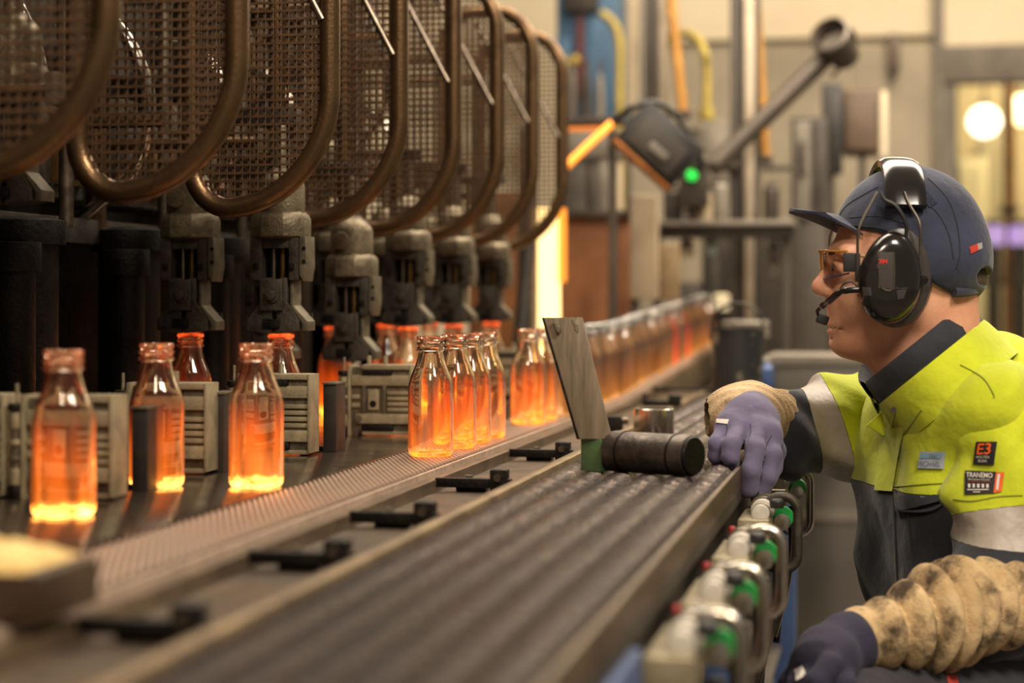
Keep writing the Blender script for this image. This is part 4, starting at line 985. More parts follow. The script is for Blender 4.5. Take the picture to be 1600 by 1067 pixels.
# ---- cloth materials
def cloth(name, c1, c2, dirt=None, rough=.85, weave=900, bump=.12, sheen=.2, dlo=.58, dhi=.72, dscale=9):
    m = mat(name, c1, c2, rough, 0, 12, 0, sheen=sheen); nt = m.node_tree; N = nt.nodes; L = nt.links; b = N['Principled BSDF']
    tc = N.new('ShaderNodeTexCoord'); n2 = N.new('ShaderNodeTexNoise'); n2.inputs['Scale'].default_value = weave; n2.inputs['Detail'].default_value = 2; L.new(tc.outputs['Object'], n2.inputs['Vector'])
    n3 = N.new('ShaderNodeTexNoise'); n3.inputs['Scale'].default_value = 26; n3.inputs['Detail'].default_value = 3; L.new(tc.outputs['Object'], n3.inputs['Vector'])
    b1 = N.new('ShaderNodeBump'); b1.inputs['Strength'].default_value = bump; b1.inputs['Distance'].default_value = .002; L.new(n2.outputs[0], b1.inputs['Height'])
    b2 = N.new('ShaderNodeBump'); b2.inputs['Strength'].default_value = .35; b2.inputs['Distance'].default_value = .012; L.new(n3.outputs[0], b2.inputs['Height']); L.new(b1.outputs[0], b2.inputs['Normal']); L.new(b2.outputs[0], b.inputs['Normal'])
    if dirt:
        n4 = N.new('ShaderNodeTexNoise'); n4.inputs['Scale'].default_value = dscale; n4.inputs['Detail'].default_value = 6; n4.inputs['Roughness'].default_value = .7; L.new(tc.outputs['Object'], n4.inputs['Vector'])
        mr = N.new('ShaderNodeMapRange'); mr.inputs[1].default_value = dlo; mr.inputs[2].default_value = dhi; L.new(n4.outputs[0], mr.inputs[0])
        mx = N.new('ShaderNodeMix'); mx.data_type = 'RGBA'; src = b.inputs['Base Color'].links[0].from_socket
        L.new(mr.outputs[0], mx.inputs[0]); L.new(src, mx.inputs[6]); mx.inputs[7].default_value = rgb(dirt); L.new(mx.outputs[2], b.inputs['Base Color'])
    return m
C_yel = cloth('hi_vis_yellow_cloth', '#c6cf1e', '#b3bd14', '#7e7f2a', dlo=.66, dhi=.85)
C_navy = cloth('navy_cloth', '#23252d', '#1b1d25')
C_cap = cloth('cap_navy_cloth', '#2b3148', '#222739', '#16181f', weave=1400, dlo=.6, dhi=.8)
C_refl = cloth('reflective_tape', '#aa9f93', '#998e82', weave=1500, bump=.06, rough=.45, sheen=0)
C_knit = cloth('dirty_terry_knit', '#d3b78a', '#b3956a', '#4a3b2b', weave=420, bump=1.0, rough=.95, sheen=.0, dlo=.46, dhi=.62, dscale=17)
C_knit2 = cloth('terry_knit_clean', '#c4ab86', '#a98f6a', '#5e4c36', weave=420, bump=1.0, rough=.95, sheen=.0, dlo=.58, dhi=.75, dscale=18)
C_glove = cloth('violet_grey_glove', '#645d78', '#565069', weave=1200, bump=.1, sheen=.1)
C_glove2 = cloth('dark_violet_glove', '#26233a', '#1f1c30', weave=1200, bump=.1, sheen=.03)
C_trou = cloth('trouser_cloth', '#26252d', '#1d1c24')
M_skin = mat('skin', '#e0aa8a', '#cd8f70', .48, 0, 14, .12, 260, lo=.3, hi=.7)
sb_ = M_skin.node_tree.nodes['Principled BSDF']; sb_.inputs['Subsurface Weight'].default_value = .18; sb_.inputs['Subsurface Radius'].default_value = (.012, .005, .003); sb_.inputs['Subsurface Scale'].default_value = 1.0
M_lip = mat('lip', '#a8604f', '#96513f', .45, 0, 40)
M_hair = mat('short_hair', '#5a4630', '#3f3122', .7, 0, 200, .8, 700)
M_gloss = mat('glossy_black_plastic', '#14120f', '#1d1a17', .18, 0, 10, coat=.3)
M_satin = mat('satin_dark_plastic', '#423c38', '#373230', .38, 0, 10)
M_wire = mat('ear_defender_wire', '#8d8478', '#776e63', .3, .9, 30)
# ---- head and body, one continuous skin
PXH = 2.6 / FPX
def H(u, v, wd=0.): a = q(u, v, 2.6 - abs(wd)); return (a[0], 2.6 + wd, a[2])   # wd: sideways from the middle plane of the head
Sh_L, El_L, Wr_L = q(1566, 690, 2.55), q(1592, 930, 2.44), q(1330, 1000, 2.30)
Sh_R, El_R, Wr_R = q(1390, 665, 2.88), q(1300, 680, 2.84), q(1180, 652, 2.69)
Hip_L, Kn_L, Ft_L = (.68, 2.56, .50), (.375, 2.26, .525), (.40, 2.30, .08)
Hip_R, Kn_R, Ft_R = (.67, 2.74, .48), (.50, 2.80, .09), (.92, 2.80, .08)
def f_body(p):
    L = []
    d = ell(p, H(1425, 382), (.099, .077, .093))
    d = sm(d, ell(p, H(1372, 445), (.066, .060, .086)), .03)
    for s in (-1, 1):
        d = sm(d, cap(p, H(1420, 480, s * .044), H(1335, 528, s * .014), .026, .022), .03)
        d = sm(d, ell(p, H(1345, 462, s * .034), (.030, .024, .028)), .02)
        d = sm(d, cap(p, H(1309, 397, s * .006), H(1322, 394, s * .042), .0105, .011), .014)
        d = sm(d, ell(p, H(1424, 432, s * .076), (.016, .010, .032)), .006)
    d = sm(d, ell(p, H(1321, 530), (.0175, .020, .0165)), .022)
    d = sm(d, ell(p, H(1321, 487), (.022, .028, .024)), .018)
    d = sm(d, cap(p, H(1304, 408), H(1284, 444), .0085, .011), .010)
    d = sm(d, ell(p, H(1281.5, 449.5), (.0118, .0120, .0108)), .006)
    for s in (-1, 1):
        d = sm(d, ell(p, H(1292, 455, s * .0105), (.0095, .0075, .0075)), .006)
        d = sx_(d, -ell(p, H(1299, 418, s * .031), (.013, .016, .0115)), .010)
        d = sm(d, sx_(ell(p, H(1313, 418, s * .031), (.0130, .0135, .0128)), -cap(p, H(1300, 419, s * .018), H(1300, 419, s * .044), .0036), .002), .003)
        d = sx_(d, -ell(p, H(1289, 461, s * .0065), (.005, .0035, .003)), .002)
    for s in (-1, 1):
        d = sm(d, cap(p, H(1299, 504, 0), H(1311, 509, s * .021), .0068, .004), .004)
        d = sm(d, cap(p, H(1301, 519.5, 0), H(1312, 514, s * .021), .0074, .004), .004)
        d = sx_(d, -cap(p, H(1292, 511.5, 0), H(1318, 514, s * .030), .0026, .0022), .0012)
    d = sx_(d, -ell(p, H(1294, 528), (.0065, .018, .0045)), .005)
    d = sm(d, cap(p, H(1455, 450), H(1468, 612), .060, .062), .03)
    d = sm(d, cap(p, H(1375, 512), H(1436, 604), .036, .046), .03)
    t = smu([cap(p, q(1480, 720, 2.68), q(1525, 960, 2.66), .075, .08), cap(p, np.array(Sh_L) + (.0, .05, -.04), np.array(Sh_R) + (.02, -.05, -.04), .034), cap(p, Sh_L, El_L, .036, .032), cap(p, El_L, Wr_L, .030, .024),
             cap(p, Sh_R, El_R, .036, .032), cap(p, El_R, Wr_R, .026, .022), cap(p, H(1468, 612), q(1490, 740, 2.67), .058, .06), cap(p, Hip_L, Kn_L, .07, .055), cap(p, Kn_L, Ft_L, .05, .035),
             cap(p, Hip_R, Kn_R, .07, .055), cap(p, Kn_R, Ft_R, .05, .035), cap(p, Hip_L, Hip_R, .085)], .012)
    return sm(d, t, .015)
fine = .0026
xs = np.concatenate((np.arange(.26, .40, .010), np.arange(.40, .65, fine), np.arange(.652, 1.0, .012)))
ys = np.concatenate((np.arange(2.14, 2.50, .010), np.arange(2.50, 2.70, fine), np.arange(2.704, 2.95, .010)))
zs = np.concatenate((np.arange(.0, .88, .012), np.arange(.88, 1.235, fine)))
V, Fq = surfnet(field(f_body, xs, ys, zs), xs, ys, zs)
put(V, Fq, 'body', M_skin, person, it=2)
# lips, eyes, brows, stubbly hair
for s in (-1, 1):
    c = cw(*H(1313, 418, s * .031)); e = MB()
    for i in range(9): pass
    e.lathe([(.0005, -.0115), (.006, -.0098), (.010, -.0057), (.0115, 0), (.010, .0057), (.006, .0098), (.0005, .0115)], 18, c)
    eo = e.build('eye', mat('eye_white', '#d8cfc4', None, .15), person)
    ic = cw(*H(1299.8, 418, s * .031)); MB().cyl(ic + Vector((.004, 0, 0)), ic, .0052, .005, n=16).build('iris', mat('iris', '#3d4a55', None, .2), eo)
    bp2 = [cw(*H(1297 + 3 * k * k, 396 - 2.2 * math.sin(k * 1.2), s * (.008 + .012 * k))) for k in range(4)]
    MB().tube(smooth_path(bp2, 4), .0028, 8).build('eyebrow', M_hair, person)
def f_hair(p):
    d = f_hairbase(p); return d
hair = None
# moles on neck and cheek
skinobj = [o for o in bpy.data.objects if o.parent == person and o.name.startswith('body')][0]
# ---- cap
def vedge(u): return np.interp(u, [1280, 1300, 1345, 1388, 1425, 1455, 1482, 1500, 1545], [352, 353, 358, 366, 402, 440, 458, 462, 462])
def f_cap(p):
    d = ell(p, H(1421, 376), (.1025, .0835, .1025))
    d = sm(d, ell(p, H(1490, 405), (.044, .066, .052)), .03)
    d = sm(d, ell(p, H(1450, 418), (.072, .082, .056)), .03)
    d = d + .0009 * waves(p, 60, 5, 2)
    dd_ = 2.6 - np.abs(p[:, 1] - 2.6); u = 800 + p[:, 0] * FPX / dd_; v = 470 + (CZ - p[:, 2]) * FPX / dd_
    e = (v - vedge(u)) * PXH * .85
    hole = ell(p, H(1520, 431), (.020, .075, .015))
    return sx_(sx_(d, e, .004), -hole, .003)
xs, ys, zs = grid(.425, .66, 2.50, 2.70, 1.03, 1.24, .0028)
V, Fq = surfnet(field(f_cap, xs, ys, zs), xs, ys, zs)
capo = put(V, Fq, 'cap', C_cap, person, it=2)
# brim
br = MB(); ns, ntt = 24, 12; vs = []
for lay in (0, 1):
    for i in range(ns + 1):
        s = -1 + 2 * i / ns
        for j in range(ntt + 1):
            t = j / ntt
            wq = s * .060; vq = 336 + 24 * s * s; ur = 1421 - 118 * math.sqrt(max(0, 1 - (wq / .0835) ** 2 - ((vq - 376) / 118) ** 2)) + 8; ut = 1237 + 52 * abs(s) ** 3.2
            u = ur + (ut - ur) * t
            v = 334 - 12 * t ** .8 + (s * s) * (22 * (1 - t) ** .8 + 6) + 3
            vs.append(tuple(H(u, v + (4.2 if lay else 0), s * .060 * (1 + .10 * t - .22 * t * t))))
nn = (ns + 1) * (ntt + 1); fs = []
ix = lambda l, i, j: l * nn + i * (ntt + 1) + j
for l in (0, 1):
    for i in range(ns):
        for j in range(ntt): fs.append((ix(l, i, j), ix(l, i + 1, j), ix(l, i + 1, j + 1), ix(l, i, j + 1)))
for i in range(ns): fs.append((ix(0, i, ntt), ix(0, i + 1, ntt), ix(1, i + 1, ntt), ix(1, i, ntt)))
for j in range(ntt): fs += [(ix(0, 0, j), ix(0, 0, j + 1), ix(1, 0, j + 1), ix(1, 0, j)), (ix(0, ns, j), ix(0, ns, j + 1), ix(1, ns, j + 1), ix(1, ns, j))]
MB().add([cw(*x) for x in vs], fs).build('brim', C_cap, capo)
# camera side projection onto a worn surface (for seams, patches and print)
def bvh_of(o):
    M = o.matrix_world if False else Matrix.Translation(wloc(o)); me = o.data
    return BVHTree.FromPolygons([M @ v.co for v in me.vertices], [p.vertices[:] for p in me.polygons])
EYE = Vector((0, 0, CZ))
def onto(bv, u, v, off=.0015):
    d = (P(u, v, 2.0) - EYE).normalized(); h = bv.ray_cast(EYE, d)
    if h[0] is None: return None
    n = h[1]
    if n.dot(d) > 0: n = -n
    return h[0] + n * off
def seam(bv, pts, r, name, m, parent, off=0., n=7):
    path = smooth_path([(u, v, 0) for u, v in pts], n); out = [onto(bv, p.x, p.y, off) for p in path]; out = [x for x in out if x is not None]
    if len(out) > 2: return MB().tube(out, r, 6).build(name, m, parent)
bcap = bvh_of(capo)
C_seam = cloth('cap_seam', '#1a1d2a', '#15171f')
seam(bcap, [(1308, 345), (1322, 322), (1350, 304), (1372, 292)], .0012, 'seam', C_seam, capo)
seam(bcap, [(1450, 278), (1480, 310), (1495, 350), (1500, 395), (1494, 420)], .0012, 'seam', C_seam, capo)
seam(bcap, [(1432, 310), (1462, 330), (1482, 365), (1490, 405)], .0011, 'seam', C_seam, capo)
seam(bcap, [(1312, 350), (1350, 354), (1388, 361), (1425, 395)], .0012, 'seam', C_seam, capo)
seam(bcap, [(1328, 340), (1375, 338), (1420, 352)], .0009, 'seam', C_seam, capo)
def patch(bv, c4, m, name, parent, off=.0015, n=8, **kw):       # c4: pixel corners tl, tr, br, bl
    vs = []; 
    for i in range(n + 1):
        for j in range(n + 1):
            a, b = i / n, j / n
            u = (c4[0][0] * (1 - a) + c4[1][0] * a) * (1 - b) + (c4[3][0] * (1 - a) + c4[2][0] * a) * b
            v = (c4[0][1] * (1 - a) + c4[1][1] * a) * (1 - b) + (c4[3][1] * (1 - a) + c4[2][1] * a) * b
            h = onto(bv, u, v, off)
            if h is None: return None
            vs.append(h)
    b2 = MB().add(vs, [(i * (n + 1) + j, i * (n + 1) + j + 1, (i + 1) * (n + 1) + j + 1, (i + 1) * (n + 1) + j) for i in range(n) for j in range(n)])
    return b2.build(name, m, parent, **kw)
def lettering(bv, text, c4, m, name, parent, off=.0022, bold=0.):
    cu = bpy.data.curves.new('txt', 'FONT'); cu.body = text; cu.offset = bold; to = bpy.data.objects.new('txt', cu); COL.objects.link(to)
    bpy.context.view_layer.update()
    me = to.evaluated_get(bpy.context.evaluated_depsgraph_get()).to_mesh(); pv = np.array([v.co[:] for v in me.vertices]); pf = [p.vertices[:] for p in me.polygons]
    to.to_mesh_clear(); bpy.data.objects.remove(to)
    lo, hi = pv.min(0), pv.max(0); vs = []
    for x in pv:
        a = (x[0] - lo[0]) / (hi[0] - lo[0]); b = 1 - (x[1] - lo[1]) / (hi[1] - lo[1])
        u = (c4[0][0] * (1 - a) + c4[1][0] * a) * (1 - b) + (c4[3][0] * (1 - a) + c4[2][0] * a) * b
        v = (c4[0][1] * (1 - a) + c4[1][1] * a) * (1 - b) + (c4[3][1] * (1 - a) + c4[2][1] * a) * b
        h = onto(bv, u, v, off)
        if h is None: return None
        vs.append(h)
    return MB().add(vs, pf).build(name, m, parent, smooth=False)
M_rtag = cloth('red_tag', '#b8321f', '#a02a1a'); M_gtag = cloth('pale_tag', '#9a948b', '#837d75')
patch(bcap, [(1514, 386), (1526, 381), (1528, 391), (1516, 397)], M_rtag, 'tag', capo)
patch(bcap, [(1526, 381), (1533, 379), (1534, 388), (1528, 391)], M_gtag, 'tag', capo)
patch(bcap, [(1428, 290), (1441, 292), (1464, 318), (1452, 325)], mat('cap_vent', '#3a4058', '#14161e', .9, 0, 900, .8, 900, lo=.48, hi=.52), 'vent', capo)
# back strap
MB().tube(smooth_path([cw(*H(1490, 456, -.070)), cw(*H(1508, 455, -.060)), cw(*H(1521, 453, -.040)), cw(*H(1528, 451, 0)), cw(*H(1521, 453, .040)), cw(*H(1490, 456, .070))], 6), .0075, 8).build('strap', C_cap, capo)
# hair at the nape
def f_nape(p):
    d = ell(p, H(1470, 436), (.0615, .066, .040)); u = 800 + p[:, 0] * FPX / 2.6; return sx_(d, (1470 - u) * PXH, .004)
xs, ys, zs = grid(.53, .65, 2.52, 2.68, 1.0, 1.12, .004)
V, Fq = surfnet(field(f_nape, xs, ys, zs), xs, ys, zs); put(V, Fq, 'hair', M_hair, person)
# ---- ear defenders
ed = empty('ear_defenders', (0, 0, 0)); ed.parent = person
def eloft(cu, cv, prof, n=40, tilt=-.12, s=-1):
    vs = []; 
    for sc_, wd, du in prof:
        for i in range(n):
            a = 2 * PI * i / n; x = .0408 * sc_ * math.cos(a); z = .0585 * sc_ * math.sin(a) * (1 if math.sin(a) > 0 else 1.03)
            x *= 1 - .10 * math.sin(a)
            xr = x * math.cos(tilt) - z * math.sin(tilt); zr = x * math.sin(tilt) + z * math.cos(tilt)
            b = H(cu + du, cv, s * wd); vs.append(cw(b[0] + xr, b[1], b[2] + zr))
    m = len(prof); fs = [(r * n + i, r * n + (i + 1) % n, (r + 1) * n + (i + 1) % n, (r + 1) * n + i) for r in range(m - 1) for i in range(n)]
    fs += [tuple(range(n)), tuple(range((m - 1) * n, m * n))]
    return MB().add(vs, fs)
for s in (-1, 1):
    cpo = eloft(1391, 433, [(.93, .088, 4), (1.0, .092, 2), (1.02, .104, 0), (.99, .112, 0), (.93, .119, 0), (.84, .1235, 0), (.70, .1265, 0), (.45, .128, 0), (.2, .1285, 0), (.02, .1285, 0)], s=s).build('ear_cup', M_gloss, ed)
    eloft(1398, 432, [(.9, .064, 6), (1.06, .066, 6), (1.12, .076, 5), (1.08, .088, 4), (.95, .092, 2)], s=s).build('ear_cushion', M_satin, ed)
    if s < 0: cup = cpo
bcup = bvh_of(cup)
patch(bcup, [(1374, 394), (1396, 394), (1398, 452), (1372, 450)], M_satin, 'face_panel', ed, .0012)
for pts in ([(1372, 392), (1374, 430), (1377, 448), (1386, 454), (1395, 450), (1397, 430), (1396, 394)],): seam(bcup, pts, .0013, 'panel_rim', M_wire, ed, .0005)
seam(bcup, [(1400, 450), (1410, 451), (1418, 450)], .0007, 'button_line', M_satin, ed, .0004)
patch(bcup, [(1348, 448), (1361, 449), (1362, 462), (1349, 461)], M_satin, 'button', ed, .001); patch(bcup, [(1401, 453), (1416, 452), (1412, 466), (1402, 468)], M_satin, 'button', ed, .001)
lettering(bcup, '3M', [(1373, 405), (1386, 405), (1386, 412), (1373, 412)], mat('logo_red', '#c8281c', None, .4), 'logo', ed, .002, .03)
for k, vv in enumerate((414, 417.5)): patch(bcup, [(1369, vv), (1389, vv), (1389, vv + 1.2), (1369, vv + 1.2)], M_wire, 'print_line', ed, .002, 3)
# headband pad: arched strip across the crown
pd = MB(); nA, nB = 26, 8; vs = []
for lay in (0, 1):
    for i in range(nA + 1):
        ph = math.radians(-64 + 128 * i / nA)
        for j in range(nB + 1):
            b = j / nB; tt = abs(ph) / math.radians(64)
            u0 = 1372 - 4 * tt; u1 = 1428 + 2 * tt
            rr = (.0015 if lay else .0105) + (.0035 * (1 - (2 * b - 1) ** 6) if not lay else 0)
            R1 = .0915 + rr; R2 = .108 + rr
            c = H(1405, 386, 0)
            u = u0 + (u1 - u0) * b + 8 * (1 - math.cos(ph)) * -1
            vs.append(cw(H(u, 0)[0], 2.6 + R1 * math.sin(ph), c[2] + R2 * math.cos(ph) * (1 - .05 * (b - .4) ** 2)))
nn2 = (nA + 1) * (nB + 1); iy = lambda l, i, j: l * nn2 + i * (nB + 1) + j; fs = []
for l in (0, 1):
    for i in range(nA):
        for j in range(nB): fs.append((iy(l, i, j), iy(l, i + 1, j), iy(l, i + 1, j + 1), iy(l, i, j + 1)))
for i in range(nA): fs += [(iy(0, i, 0), iy(0, i + 1, 0), iy(1, i + 1, 0), iy(1, i, 0)), (iy(0, i, nB), iy(0, i + 1, nB), iy(1, i + 1, nB), iy(1, i, nB))]
for j in range(nB): fs += [(iy(0, 0, j), iy(0, 0, j + 1), iy(1, 0, j + 1), iy(1, 0, j)), (iy(0, nA, j), iy(0, nA, j + 1), iy(1, nA, j + 1), iy(1, nA, j))]
MB().add(vs, fs).build('headband', M_gloss, ed)
for s in (-1, 1):
    MB().tube(smooth_path([cw(*H(1371, 300, s * .088)), cw(*H(1362, 316, s * .096)), cw(*H(1349, 340, s * .104)), cw(*H(1341, 362, s * .110)), cw(*H(1340, 400, s * .108)), cw(*H(1340, 425, s * .104))], 5), .0019, 8).build('wire', M_wire, ed)
    MB().tube(smooth_path([cw(*H(1413, 300, s * .088)), cw(*H(1420, 318, s * .096)), cw(*H(1434, 342, s * .104)), cw(*H(1438, 362, s * .108)), cw(*H(1438, 400, s * .106)), cw(*H(1438, 436, s * .100))], 5), .0019, 8).build('wire', M_wire, ed)
    for uu in (1340, 1438): MB().cyl(cw(*H(uu, 396 if uu < 1400 else 400, s * .107)), cw(*H(uu, 440, s * .102)), .0036, n=10).build('slider', M_satin, ed, .0006)
    MB().cyl(cw(*H(1440, 436, s * .097)), cw(*H(1444, 438, s * .108)), .006, n=12).build('pivot', M_gloss, ed, .001)
MB().tube(smooth_path([cw(*H(1377, 300, -.092)), cw(*H(1382, 312, -.100)), cw(*H(1400, 322, -.106)), cw(*H(1414, 345, -.108)), cw(*H(1416, 366, -.106)), cw(*H(1410, 384, -.102))], 6), .0026, 8).build('cable', M_hosebl, ed)
MB().tube(smooth_path([cw(*H(1372, 483, -.100)), cw(*H(1358, 478, -.102)), cw(*H(1350, 470, -.104)), cw(*H(1343, 458, -.104))], 5), .004, 8).build('boom_clip', M_gloss, ed)
MB().cyl(cw(*H(1368, 494, -.098)), cw(*H(1394, 496, -.098)), .006, n=12).build('lower_clip', M_gloss, ed, .001)
mic = smooth_path([cw(*H(1346, 452, -.110)), cw(*H(1325, 453, -.106)), cw(*H(1310, 458, -.096)), cw(*H(1298, 468, -.078)), cw(*H(1287, 476, -.056)), cw(*H(1277, 486, -.040)), cw(*H(1279, 494, -.032))], 6)
rs_ = [.0048 if (i % 12) < 9 else .0036 for i in range(len(mic))]; rs_ = [r * (1 if i < 26 else .55) for i, r in enumerate(rs_)]
MB().tube(mic, rs_, 10).build('microphone_boom', M_gloss, ed)
MB().box(cw(*H(1285, 499, -.030)), (.016, .012, .013), Matrix.Rotation(TH, 3, 'Z') @ Matrix.Rotation(.35, 3, 'Y')).build('microphone', M_hosebl, ed, .003)
MB().tube(smooth_path([cw(*H(1310, 460, -.094)), cw(*H(1316, 446, -.098)), cw(*H(1328, 440, -.104)), cw(*H(1338, 446, -.108))], 5), .0011, 6).build('loop_wire', M_hosebl, ed)
# ---- safety glasses
gs = empty('safety_glasses', (0, 0, 0)); gs.parent = person
M_lens = bpy.data.materials.new('clear_lens'); M_lens.use_nodes = True
_n = M_lens.node_tree.nodes; _l = M_lens.node_tree.links; _n.clear(); _o = _n.new('ShaderNodeOutputMaterial'); _t = _n.new('ShaderNodeBsdfTransparent'); _t.inputs[0].default_value = (.97, .93, .86, 1)
_g = _n.new('ShaderNodeBsdfGlossy'); _g.inputs['Roughness'].default_value = .04; _f = _n.new('ShaderNodeFresnel'); _f.inputs[0].default_value = 1.35; _x = _n.new('ShaderNodeMixShader')
_l.new(_f.outputs[0], _x.inputs[0]); _l.new(_t.outputs[0], _x.inputs[1]); _l.new(_g.outputs[0], _x.inputs[2]); _l.new(_x.outputs[0], _o.inputs[0])
def lens_pt(s, b):                # wrap around shield: s -1..1 across, b 0 top..1 bottom
    w_ = s * .066; u = 1283.5 + 40 * abs(s) ** 2.2 + 3 * b; v = 393 + (44 - 10 * abs(s) ** 2) * b - 2 * (1 - abs(s)) * (1 if b < .5 else 0)
    if b > .6: v -= 9 * max(0, 1 - abs(s) / .22) * (b - .6) / .4
    return cw(*H(u, v, w_))
nS, nV = 28, 8
lm = MB().add([lens_pt(-1 + 2 * i / nS, j / nV) for i in range(nS + 1) for j in range(nV + 1)], [(i * (nV + 1) + j, (i + 1) * (nV + 1) + j, (i + 1) * (nV + 1) + j + 1, i * (nV + 1) + j + 1) for i in range(nS) for j in range(nV)])
lm.build('lens', M_lens, gs)
M_amber = mat('amber_frame', '#c98a3a', '#b0752c', .2, 0, 20)
MB().tube([lens_pt(-1 + 2 * i / 30, 0) for i in range(31)], .0016, 8).build('top_rim', M_amber, gs)
MB().tube([lens_pt(0, i / 8) for i in range(7)], .0022, 8).build('lens_edge', M_amber, gs)
MB().tube([lens_pt(-1 + 2 * i / 30, 1) for i in range(31)], .0012, 8).build('bottom_rim', mat('blue_rim', '#2d3a63', None, .3), gs)
for s in (-1, 1):
    MB().tube(smooth_path([lens_pt(s, .15), cw(*H(1333, 398, s * .071)), cw(*H(1375, 404, s * .080)), cw(*H(1412, 412, s * .080))], 5), .0022, 8).build('temple', mat('clear_temple', '#a68a66', None, .2), gs)
    MB().box(cw(*H(1329, 410, s * .0745)), (.019, .005, .025), Matrix.Rotation(TH, 3, 'Z')).build('side_block', M_hosebl, gs, .001)
# ---- jacket: torso and two sleeves
NK = q(1470, 600, 2.65)
def f_torso(p):
    d = smu([cap(p, q(1535, 735, 2.585), q(1440, 735, 2.755), .108, .100), cap(p, q(1535, 820, 2.59), q(1448, 820, 2.75), .108, .100), cap(p, q(1535, 900, 2.60), q(1466, 900, 2.735), .118, .108), cap(p, q(1545, 1010, 2.60), q(1488, 1010, 2.73), .125, .115),
             cap(p, q(1500, 655, 2.60), q(1432, 680, 2.78), .082, .078), cap(p, q(1556, 606, 2.67), q(1660, 690, 2.62), .074, .09), cap(p, q(1495, 660, 2.66), q(1548, 625, 2.68), .062, .062),
             cap(p, q(1478, 622, 2.63), q(1556, 655, 2.53), .055, .076), cap(p, NK, Sh_R, .055, .066)], .038)
    neck = cap(p, H(1440, 470), H(1468, 625), .066, .066)
    d = d + .010 * waves(p, 42, 3, 5, (.6, .3, .8)) + .007 * waves(p, 88, 3, 9, (.8, .2, -.6))
    return sx_(d, -neck, .01)
xs, ys, zs = grid(.42, .90, 2.42, 2.96, .42, 1.03, .0052)
V, Fq = surfnet(field(f_torso, xs, ys, zs), xs, ys, zs)
zc = q(1420, 763, 2.6)[2]
V2, F2, C2 = cut(V, Fq, [((.54, 0, zc), (-.06, .0, 1))])
top = ((C2 - np.array((.54, 0, zc))) @ np.array((-.06, 0, 1))) > 0
jk = put(*piece(V2, F2, top), 'jacket', C_yel, person)
put(*piece(V2, F2, ~top), 'lower_panel', C_navy, jk)
def f_armL(p):
    a, m_, e = q(1568, 676, 2.53), q(1574, 780, 2.50), q(1598, 930, 2.45)
    d = smu([cap(p, a, m_, .077, .073), cap(p, m_, e, .074, .070), cap(p, e, q(1540, 950, 2.42), .068, .062)], .03)
    return d + .009 * waves(p, 46, 3, 12, (.5, .2, .8)) + .007 * waves(p, 95, 3, 19, (.6, 0, -.9))
xs, ys, zs = grid(.50, .80, 2.34, 2.66, .56, 1.0, .0048)
V, Fq = surfnet(field(f_armL, xs, ys, zs), xs, ys, zs)
def pl2(u0, v0, u1, v1, d, dep):        # plane through two pixels, tilted in depth
    a = q(u0, v0, d); b = q(u1, v1, d); n = np.array((-(b - a)[2], dep, (b - a)[0])); n /= np.linalg.norm(n); return a, n
pa, pbn = pl2(1483, 803, 1600, 792, 2.45, 0.02), pl2(1483, 846, 1600, 856, 2.45, 0.0)
V2, F2, C2 = cut(V, Fq, [pa, pbn]); sa = (C2 - pa[0]) @ pa[1]; sb2 = (C2 - pbn[0]) @ pbn[1]
if pa[1][2] < 0: sa = -sa
if pbn[1][2] < 0: sb2 = -sb2
slL = put(*piece(V2, F2, sa > 0), 'sleeve', C_yel, person)
put(*piece(V2, F2, (sa <= 0) & (sb2 > 0)), 'reflective_band', C_refl, slL)
put(*piece(V2, F2, sb2 <= 0), 'lower_sleeve', C_navy, slL)
def f_armR(p):
    a, e, w2 = q(1405, 662, 2.84), q(1305, 668, 2.80), q(1232, 676, 2.75)
    d = smu([cap(p, a, e, .078, .069), cap(p, e, w2, .069, .063)], .03)
    return d + .009 * waves(p, 50, 3, 22, (.9, .3, .3)) + .007 * waves(p, 95, 3, 29, (.9, 0, .4))
xs, ys, zs = grid(.32, .68, 2.64, 2.98, .76, .98, .0046)
V, Fq = surfnet(field(f_armR, xs, ys, zs), xs, ys, zs)
pc, pd2, pe = pl2(1252, 600, 1288, 740, 2.74, .0), pl2(1293, 595, 1338, 725, 2.74, .0), pl2(1212, 600, 1224, 745, 2.70, .0)
V2, F2, C2 = cut(V, Fq, [pc, pd2, pe])
def sgn(pl): k = (C2 - pl[0]) @ pl[1]; return k if pl[1][0] > 0 else -k
s1, s2, s3 = sgn(pc), sgn(pd2), sgn(pe)
slR = put(*piece(V2, F2, s2 > 0), 'sleeve', C_yel, person)
put(*piece(V2, F2, (s2 <= 0) & (s1 > 0)), 'reflective_band', C_refl, slR)
put(*piece(V2, F2, (s1 <= 0) & (s3 > 0)), 'lower_sleeve', C_navy, slR)
# collar
Bk, Fr = np.array(H(1531, 483, .02)), np.array(H(1368, 614, .02)); mid = (Bk + Fr) / 2; ea = (Bk - Fr) / 2; nrm_ = np.array((-ea[2], 0, ea[0])); nrm_ /= np.linalg.norm(nrm_)
if nrm_[2] < 0: nrm_ = -nrm_
def ring(sca, lat, h, a0=0, a1=2 * PI, n=56):
    out = []
    for i in range(n + 1):
        a = a0 + (a1 - a0) * i / n
        pp = mid + ea * sca * math.cos(a) + np.array((0, 1, 0)) * lat * math.sin(a) + nrm_ * h; kk = min(pp[1], 2 * 2.62 - pp[1]) / 2.62; out.append(np.array((pp[0] * kk, pp[1], CZ + (pp[2] - CZ) * kk)))
    return out
def band(rings, name, m, parent):
    n = len(rings[0]); vs = [cw(*p) for r in rings for p in r]
    return MB().add(vs, [(r * n + i, r * n + i + 1, (r + 1) * n + i + 1, (r + 1) * n + i) for r in range(len(rings) - 1) for i in range(n - 1)]).build(name, m, parent)
g_ = .20
